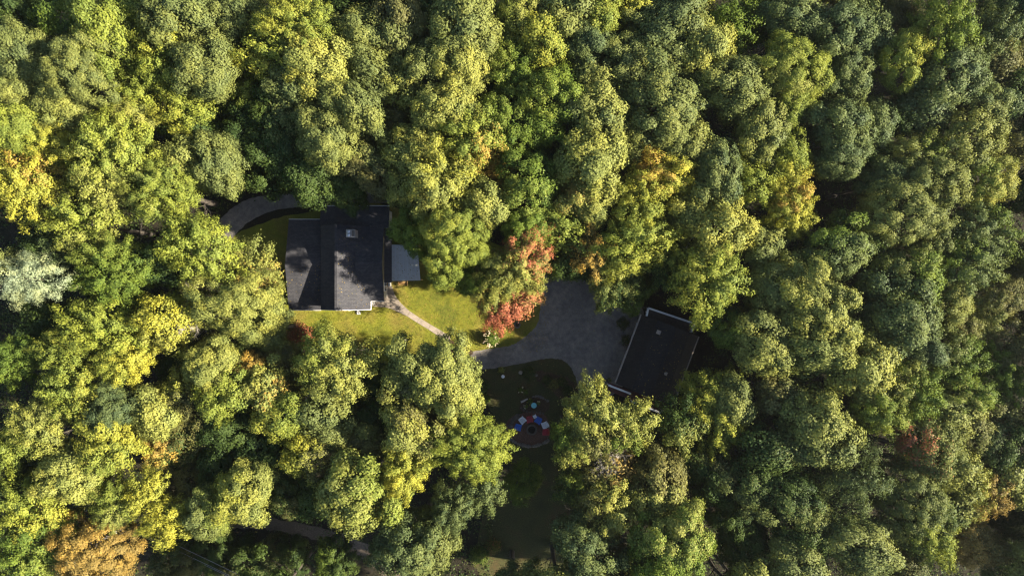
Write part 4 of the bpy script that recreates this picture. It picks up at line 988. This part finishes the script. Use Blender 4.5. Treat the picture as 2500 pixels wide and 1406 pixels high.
# ------------------------------------------------------------ the trees, one line each:
# photo x, y of the crown, its radius in photo pixels, height in m, style, colour | what singles it out
TREES = """
25 25 65 15 O dg|filling the top left corner
42 130 68 18 O ol|at the left edge just below the top left corner
150 35 66 17 T mg|at the top edge, second from the top left corner
248 75 82 19 O yg|airy, at the top edge left of a small gap
330 20 48 17 R yg|small, between two larger crowns at the top edge
432 45 86 19 O ol|large, at the top edge above the bright lemon rosettes
395 130 78 18 M yg+ye|with bright rosettes, right of the pale domed crown
495 160 74 19 O ol|dense, tapering to the right above the shadowed hollow
190 165 92 20 R ol+yo|broad and domed, largest near the top left
48 220 58 17 O yo|at the left edge under the second olive crown
150 250 66 17 O yo|open, under the broad domed crown
35 310 60 18 O yg|at the left edge above the orange-tinged maple
208 285 38 14 R ye|little, tucked under the broad domed crown
312 290 60 16 R yo|fuzzy tan-tinted, above the largest left-hand maple
112 345 56 17 M ye|narrow and bright, near the left edge
325 228 44 16 M yg|small, on the dark gap right of the domed crown
437 262 50 16 M yg+ye|bright, hanging over the shadowed hollow at upper left
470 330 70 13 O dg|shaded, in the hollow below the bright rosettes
528 395 64 16 O ol|with open dark gaps, right of the largest left-hand maple
50 450 84 18 M ye+or-|tinged orange, at the middle of the left edge
112 470 50 15 O br|shaded, right of the orange-tinged maple
258 380 112 19 M yg+yo|the largest on the left, upper half of a double crown
370 455 100 18 M yg+yo|lower right half of the double crown left of the driveway
440 390 52 16 R yo|on the right shoulder of the double crown
575 45 62 17 O ol|at the top edge left of the lemon-yellow crown
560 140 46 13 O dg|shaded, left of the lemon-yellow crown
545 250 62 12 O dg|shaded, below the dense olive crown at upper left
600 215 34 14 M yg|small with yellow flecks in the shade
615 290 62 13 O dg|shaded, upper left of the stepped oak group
722 55 92 20 M yg+ye|lemon-yellow, tallest at the top edge left of centre
648 125 54 18 M yg+ye|on the lower left of the lemon-yellow crown
768 145 76 19 O yo|just below the lemon-yellow crown
702 198 48 17 O ol|small, on the lower left of the straw-green one
690 275 84 15 O dg+ol|broad and shaded above the driveway bend
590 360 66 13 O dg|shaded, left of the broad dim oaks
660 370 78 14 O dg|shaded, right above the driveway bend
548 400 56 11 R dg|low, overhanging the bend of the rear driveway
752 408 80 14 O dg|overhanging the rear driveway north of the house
700 345 54 14 O dg+ol|small and dim among the shaded oaks
862 185 38 16 R mg|small, capping the stepped oak group
824 238 40 18 O yo|second of the stepped group, upper left half
882 265 46 18 O ol|rounded, right side of the stepped group
806 340 66 18 O ol|lowest and broadest of the stepped group north of the house
762 298 40 17 O ol|narrow, left side of the stepped group
840 455 52 12 O dg|low, over the north roof edge of the house
850 25 52 15 O dg|shaded, at the top edge right of the lemon-yellow crown
890 85 68 18 O ol|at the top edge above the small mid-green cap
975 55 76 18 O br+ol|tall and brownish, at the top edge left of centre
905 165 52 17 O ol|below two taller olive crowns, above a black gap
1130 55 84 20 O ol|at the top edge left of centre, long and dense
1125 145 66 19 O yo|lower lobe of the long dense top-edge crown
1038 165 62 18 O ol|between the brownish and the long dense crowns
1025 20 46 15 O dg|dim, in the gap at the top edge left of centre
978 205 50 17 M yo+ye|yellow-flecked, beside a black gap
960 300 56 14 O br|dim, in the hollow right of the stepped group
1092 258 80 19 R yo|pointing to a black gap, north of the house
1150 325 80 19 M yg+or-|with orange flecks, northeast of the house
1015 365 72 17 O yo|left side of the big crown cluster north of the patio
1065 430 88 19 M yo+ye|largest directly northeast of the house
905 405 66 15 O br+ol|dim, touching the north roof edge of the house
985 455 44 15 R yo|small, on the lower left of the large yellow-tinged maple
1262 30 62 18 R yo+yg|at the middle of the top edge
1195 60 44 15 O dg|dim, left of the middle of the top edge
1375 38 56 18 O ol|right of the middle of the top edge
1465 42 52 18 R yg+ye|smooth and mustard-tinted, at the top edge
1545 10 42 17 M ye|cut by the top edge, right of the mustard-tinted crown
1322 92 56 19 R ye+yg|glowing, just below the middle of the top edge
1245 90 46 16 O yo|left of the glowing golden crown
1255 160 66 18 M mg+yg|pale spray, below the glowing golden crown
1432 112 58 18 O sg|below the mustard-tinted crown
1195 200 50 14 R dg|dim, left of the pale spray
1522 145 62 18 O ol|upper left neighbour of the large rounded oak
1440 190 50 17 O ol|between the grey-green oak and the tall ribbed oak
1570 60 56 17 O ol|left of the largest upper right oak pair
1655 72 88 19 O ol+sg|upper left of the big oak pair near the top edge
1712 120 72 19 O yo|lower right of the big oak pair near the top edge
1640 140 48 18 O ol|small, below the big oak pair
1712 190 42 17 O ol|small spur, under the big oak pair
1700 15 44 15 R ye+br|dark gold, cut by the top edge
1610 250 112 20 O ol+sg|largest rounded one of the upper right
1352 235 82 19 R mg+yg|round, with a lime right side, upper centre
1244 292 76 18 R mg+yg|below the pale spray, left of a black gap
1330 310 46 17 R mg|lower lobe of the round lime-sided crown
1462 268 80 19 O ol+yo|upper part of the tall ribbed oak
1448 385 88 19 O yo|lower part of the tall ribbed oak
1540 355 46 16 O ol|small, right side of the tall ribbed oak
1785 205 74 19 O ol|columnar, right of the largest rounded oak
1790 60 52 17 M mg|at the upper right, above the columnar oak
1845 50 44 15 M mg|dim, at the top edge right of the fresh green one
1678 352 44 17 O ol|small, under the largest rounded oak
1625 425 70 18 M ye+or|glowing with orange, east of the centre
1745 425 70 18 O sg+ol|speckled, right of the glowing orange-tinged maple
1290 445 84 18 R mg+yg|broad and round, at the centre above the red-topped maple
1218 415 30 15 M or|tiny bright orange sprig beside the broad centre crown
1932 165 92 20 R yg+yo|large and smooth, mustard-tinted at the upper right
1925 250 60 18 R yg|lower part of the large mustard-tinted crown
1942 45 70 18 O sg|at the top edge, above the large mustard-tinted crown
2052 82 74 19 O sg|tall ribbed, at the upper right
2072 172 60 18 O sg|lower half of the tall ribbed grey-green pair
2125 85 46 17 O sg|narrow, right of the tall ribbed pair
2210 140 62 19 R yg+ye|small smooth dome, at the upper right
2312 70 78 20 M mg+yg|spreading sprays, near the top right corner
2180 25 62 16 O br|dim, at the top edge right of the grey-green pair
2110 10 50 15 O dg|dim, cut by the top edge at the right
2320 190 78 19 O sg|big and dark-ribbed, below the spreading sprays
2405 255 58 17 O sg+ol|near the right edge, below the blue-grey sprig
2265 270 50 16 O sg|dim, lower left of the big dark-ribbed one
1858 300 72 18 O ol+yo|cauliflower-like, below the columnar oak
1935 370 46 17 R yg|small lime one, below the cauliflower-like oak
1850 375 40 16 O ol|small, on the lower left of the cauliflower-like oak
2050 305 72 18 O sg|above the golden maples at the right
2140 295 42 16 O sg|thin upright, right of the plain grey-green oak
2200 290 34 15 O dg|little, in the hollow at the upper right
2060 385 56 17 O sg|lower lobe above the dark gap at right
2355 345 88 18 R ol|broad and fine-textured, near the right edge
2245 375 62 17 M ol+mg|left of the broad fine-textured crown
2422 440 64 18 R yo+mg|round, catching light at the right edge
2290 440 74 18 R ol|below the broad fine-textured crown
2170 440 62 16 O sg|dim, above the big fine dome at right
2120 370 56 15 O dg|dim, right of the grey-green lobe at upper right
2442 80 50 17 M sg|blue-grey sprig, near the top right corner
2478 20 62 14 O dg|filling the top right corner
2432 150 50 15 O br|brownish, below the blue-grey sprig
2485 140 54 15 R br|hazy brown, at the right edge near the top
2470 240 50 15 O dg+sg|at the right edge, upper third
2482 340 52 15 R br|olive-brown, at the right edge above the light-catching crown
2490 470 46 12 O dg|deeply shaded, at the middle of the right edge
1928 455 64 17 M ye+or|orange-flecked, upper one of the golden pair at right
1935 520 56 17 M ye|lower one of the golden pair at right
1842 440 48 17 M yg|left of the golden pair
62 680 74 20 P pk|at the left edge, the only silvery tree in the forest
130 625 66 15 O dg+sg|dim, right behind the silvery pine
190 545 78 17 M yg+yo|lower left of the double crown
268 660 96 18 M mg+yg|broad, in the middle of the left side
474 602 84 18 M yg|fan-shaped, pointing at the rear driveway bend
388 640 46 15 O dg|shaded strip, left of the fan-shaped maple
606 655 52 12.5 M yo+or|round and tinged orange, on the lawn edge west of the house
572 745 104 18 R yo|largest pale one, west of the house
398 785 76 17 T ye+yo|thin-leaved with bare twigs, left of the largest pale crown
232 800 80 18 M yg|below the broad maple of the left side
150 850 66 17 M yg+ye|left of the dark gap at lower left
295 880 62 17 M ye+yg|glowing, above the dark gap at lower left
28 880 62 16 M mg|vivid, at the left edge below the pine
105 780 44 13 O dg|dim, below the pine
605 895 28 15 M or|tiny orange tuft, southwest of the lawn
512 890 62 17 O yo|right of the dark gap at lower left
635 810 58 14 O ol+dg|dim, on the lawn corner southwest of the house
665 880 56 13 R br|rusty shaded, below the dark red bush
440 910 50 11 O dg|deeply shaded, in the gap at lower left
1105 585 92 19 R yg+ye|big and bright, overhanging the patio roof of the house
1010 560 58 15 R mg|darker, leaning on the east wall of the house
1182 498 46 17 O yo|small with tan flecks, above the bright patio tree
1290 560 58 17 R mg+rd-@-60|above the reddish bough, at the centre
1262 645 88 17 M yo+rd@50|with a red-brown top, at the exact middle of the photo
1162 684 54 14 R mg|shaded, at the top of the lawn east of the patio
1205 700 60 14 M yo+or-|between the red-brown top and the red skirt
1230 712 78 13.5 M yo+rd*@-85|hanging over the lawn beside the driveway
1430 485 62 17 O yo+or-|peach-tinted, above the orange-topped tree
1565 485 70 18 M ye+yg|sunny, below the glowing orange-tinged maple
1448 615 46 16 M or+br|rounded copper top, north of the driveway
1545 600 80 18 M yg+ye|sunny, north of the garage
1495 680 66 15 M yo+dg|lower, overhanging the north edge of the driveway
1390 640 48 14 R dg|shaded, left of the copper top
1540 712 52 10 R dg+mg|low shrubby, at the north edge of the driveway
1645 640 62 15 M yg+dg|dim, left of the vivid lime crown behind the garage
1757 560 76 18 T yo|tan-tinted, above the vivid lime crown
1735 685 86 19 M yg+ye|vivid lime, leaning over the north end of the garage
1868 595 44 16 O ol|small, right of the tan-tinted oak
2058 605 68 18 O sg+mg|rounded, right of the black hollow at the right
2210 515 102 19 R ol+yo|big fine dome, in the middle of the right side
2300 570 50 17 M ol|spiky, on the right of the big fine dome
2408 555 72 18 M sg+mg|feathered, near the middle of the right edge
2372 645 74 18 M sg+mg|lower of the two feathered crowns at the right
1985 735 104 19 O yo+ol|largest at the right of the garage
2010 845 84 18 O yo|lower half of the largest crown right of the garage
1895 700 62 17 O ol|dim left side of the largest crown right of the garage
1872 835 74 17 O ol+yo|pale, between the garage and the largest crown
1795 800 58 15 R mg+dg|dim, just right of the garage roof
1790 985 44 15 O ol|small, beside the southeast corner of the garage
2230 670 82 18 R mg+ol|below the big fine dome
2205 775 84 18 O sg|dome, lower neighbour of the plain green crown at right
2310 740 64 17 R ol|right of the grey-green dome
2250 850 60 17 O sg|bottom lobe of the grey-green dome
2120 905 82 18 O yo+ol|with golden tips, below a black gap at right
2168 865 34 16 M yg+ye|tiny golden-tipped sprig above the black gap at right
2332 880 72 17 M mg+ol|right of the golden-tipped crown
2440 735 64 16 R br+ol|olive-brown, at the right edge below the feathered pair
2462 830 66 15 T br|brown, at the right edge, lower middle
2345 795 56 15 R br+ol|brownish, left of the two brown right-edge crowns
2455 920 58 16 M mg|at the right edge below the brown crowns
2470 640 40 12 O dg|deeply shaded at the right edge
172 955 74 18 M yg+ye|bright, lower left, above the grey-green one
85 1050 66 18 M yo+yg|near the left edge, lower third
266 1002 58 18 R sg|alone among yellow crowns at the lower left
378 1010 46 16 O yo|small with pale lobes, right of the grey-green one
250 1085 76 18 M ye+yg|above the pale rounded crown at lower left
386 1100 38 14 M or+yo|small peach-coloured ball, lower left
165 1165 72 18 O yo|pale and rounded, lower left
62 1125 50 14 R dg+mg|dim, near the left edge below the straw maple
18 1100 44 17 M yg|cut by the left edge in the lower third
60 1245 76 18 M yg+ye|near the left edge above the bottom left corner
272 1235 58 17 M yg+yo|left of the golden prong
345 1210 42 17 M ye|upper prong of the golden pair at the lower left
400 1278 46 17 M ye|lower prong of the golden pair at the lower left
62 1350 80 18 M mg+yg|filling the bottom left corner
222 1350 94 18 R ob+or|russet, at the bottom edge, the only big brown crown
165 1290 46 15 R ob+mg|mottled, on the upper left of the russet crown
430 968 46 15 M br+ye|dim with golden flecks, right of the small pale-lobed tree
455 1060 82 14 R br+dg|dim and broad, right of the peach-coloured ball
430 1190 66 13 R br|dim, above the power line
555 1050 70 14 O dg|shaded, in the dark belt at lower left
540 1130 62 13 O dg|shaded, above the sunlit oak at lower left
498 1255 56 17 O ol+yg|left one of the sunlit pair above the power line
585 1215 68 18 O yo+ye|right one of the sunlit pair above the power line
538 965 52 17 M yg|bright, on the right of the dark gap at lower left
810 890 88 19 M yo+yg|tall, at the south edge of the lawn
798 1000 50 16 O ol|pale, right under the tall lawn-edge maple
690 1015 58 17 T yg+ye|bright, two crowns left of the tall lawn-edge maple's foot
645 945 48 16 O yo+or-|with peach tips, southwest of the lawn
738 1120 44 17 M ye+br|gold patch, between two dark crowns
870 1212 88 19 O yo+yg|big, at the bottom centre left, beside the dirt track
985 1150 62 18 M ye+yg|bright, right of the big track-side oak
1005 1055 72 18 O yo+br|tan-tinted, in the middle of the lower centre group
1072 925 104 20 O yo+ol|largest on the south side of the driveway entrance
990 925 50 17 O yo+br|tan, left side of the largest driveway-side oak
1145 1095 96 19 M yg|broad, overhanging the yard left of the fire pit
1100 1245 56 16 M sg|blue-grey, below the broad yard-side maple
1180 1205 42 15 M sg|small blue-grey, at the edge of the shaded lower yard
1010 1330 96 17 O sg+ol|big, at the bottom edge right of the dirt track
815 1372 54 13 M dg+mg|at the bottom edge beside the power line
640 1110 80 14 O dg|broad and shaded, left of the gold patch
700 1200 62 14 R dg+br|shaded, above the dirt track
775 1215 44 14 O dg|shaded, on the left of the big track-side oak
920 1010 58 13 O dg|shaded, between the lower centre crowns
890 1075 44 14 O br+ol|dim, left of the tan-tinted crown
805 1060 40 15 O ol|small pale, above the big track-side oak
900 940 46 13 R dg|shaded, right of the tall lawn-edge maple
700 900 50 13 R br|bronze, left of the tall lawn-edge maple
1455 1030 80 18 M yo+br|with brown boughs, southwest of the garage
1535 1040 52 17 M yo+mg|right shoulder of the brown-boughed maple
1395 1080 42 16 M mg+yo|left shoulder of the brown-boughed maple
1480 1135 52 15 T br+ob|rusty and thinning, around the dead branches
1480 1245 74 17 M yo+br|tan-tinted, below the dead branches
1410 1190 42 14 M yg+dg|small dim, left of the dead branches
1600 1185 80 16 O br+yo|dim, right of the dead branches
1752 1004 95 15.3 M yg+ye|golden-tipped fan, right of the garage's south end
1665 1035 52 15 M dg+yo|dim, between the golden-tipped fan and the garage
1745 1175 70 14 O dg+br|shaded, below the golden-tipped fan
1690 1120 50 12 O dg|deeply shaded, below the garage
1440 1350 80 18 R sg|smooth, at the bottom edge right of the yard
1645 1335 96 20 O mg+yo|big, at the bottom edge right of the centre
1545 1390 50 15 O sg|dim, at the bottom edge between two bigger crowns
425 1375 56 9 R br+dg|low and shaded, just right of the russet crown
500 1345 60 7 R dg|low and shaded, first of three under the power line
590 1375 56 6 O dg+br|low and shaded, second of three under the power line
690 1362 54 7 R dg+br|low and shaded, third of three under the power line
2425 1000 50 15 R br+ol|small, between the feathered crown and the right edge, lower half
2470 1165 52 15 O ol|small, at the right edge above the russet crown
2320 1000 50 16 O ol|small, under the feathered crown near the right edge
2325 1240 52 15 O ol+dg|small, left of the right-hand russet crown
1277 1178 42 7 R mg|low, alone in the shaded lower yard
2000 1052 86 18 O ol+yo|cauliflower-like, lower right
1905 960 50 15 O br+ol|dim, above the lower right cauliflower-like oak
2158 1005 62 18 M yg+mg|dark-based fan, right of the lower right cauliflower oak
2232 960 70 18 M mg+yo|feathered, above the red-flecked crown
2270 1085 78 18 R ol+rd-|with a red-flecked patch, lower right
2085 1175 90 19 P sg|soft pale spreading, lower right, the largest of its colour
1835 1185 62 16 O dg+ol|left one of three dark crowns, lower right
1925 1215 68 17 O dg+ol|middle one of three dark crowns, lower right
1885 1105 52 16 O dg+ol|top one of three dark crowns, lower right
1975 1290 76 17 R dg+ol|broad, under the three dark crowns
2235 1235 90 18 R ol+dg|broad and olive, below the red-flecked crown
2270 1315 66 18 M yg+dg|fringe-like, above the bottom edge at right
2112 1335 76 18 O ol+sg|light, at the bottom edge right of the broad dark crown
1945 1380 74 17 O ol|at the bottom edge, left of the light one
1830 1350 60 14 O dg|shaded, at the bottom edge right of the big green oak
1800 1270 54 14 O dg|shaded, left of the dark crowns at lower right
2345 1150 52 17 M yo+ol|small, right of the red-flecked crown
2412 1205 60 16 M ob+ye|russet, near the right edge, lower part
2372 1325 72 15 R ob+br|dark russet, near the bottom right corner
2370 965 58 17 M mg+yo|feathered, between the red-flecked crown and the right edge
2430 1075 78 16 R dg+sg|blue-green, at the right edge, lower third
2370 1045 50 16 R br+ol|dull, above the blue-green right-edge crown
2215 1370 50 15 R br+sg|greyish, at the bottom edge toward the right
2465 1375 62 12 R dg|filling the bottom right corner
2480 1260 54 11 O dg|deeply shaded, at the right edge above the bottom corner
2120 590 46 15 O dg+sg|dim, left of the big fine dome
2160 690 52 16 O sg|dim, between the rounded and the plain crowns at right
1680 520 44 16 O yo|small, between the sunny and the tan-tinted crowns
1590 560 44 16 M yg+ye|small, beside the sunny crown north of the garage
1370 560 52 16 M yg|lime, left of the peach-tinted crown
1340 400 40 14 O dg|dim, in the black gap above the broad centre crown
1560 1150 44 12 O dg|deeply shaded, beside the dead branches
"""
n_t = 0
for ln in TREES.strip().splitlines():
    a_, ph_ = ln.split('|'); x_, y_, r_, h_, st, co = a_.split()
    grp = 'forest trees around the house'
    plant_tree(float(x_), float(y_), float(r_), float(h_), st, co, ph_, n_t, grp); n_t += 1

# beyond the frame the forest goes on: these few lean into the picture or cast their shade into it
rb = random.Random(5)
for i in range(24):
    u = i / 24
    if i < 10: x_, y_ = 2610 + rb.uniform(-10, 90), 20 + i * 150
    elif i < 14: x_, y_ = 2790 + rb.uniform(-20, 50), 150 + (i - 10) * 330
    elif i < 17: x_, y_ = -90 + rb.uniform(-25, 10), 180 + (i - 14) * 480
    elif i < 21: x_, y_ = 300 + (i - 17) * 600, -75
    else: x_, y_ = 650 + (i - 21) * 600, 1490
    plant_tree(x_, y_, rb.uniform(78, 96), rb.uniform(16, 19), rb.choice('OOR'), rb.choice(['ol', 'dg+ol', 'sg']), '', 400 + i,
               'outer forest trees', full='unseen forest tree added for shade just outside the photograph')
for i, (x_, y_) in enumerate(((1250, 1500), (1370, 1478), (1480, 1490), (1640, 1500), (1820, 1490), (2000, 1500))):  # unseen trees added to keep the low sun off the lower yard
    plant_tree(x_, y_, 84, 19, 'O', 'ol', '', 450 + i, 'outer forest trees', full='unseen forest tree added for shade just outside the photograph')
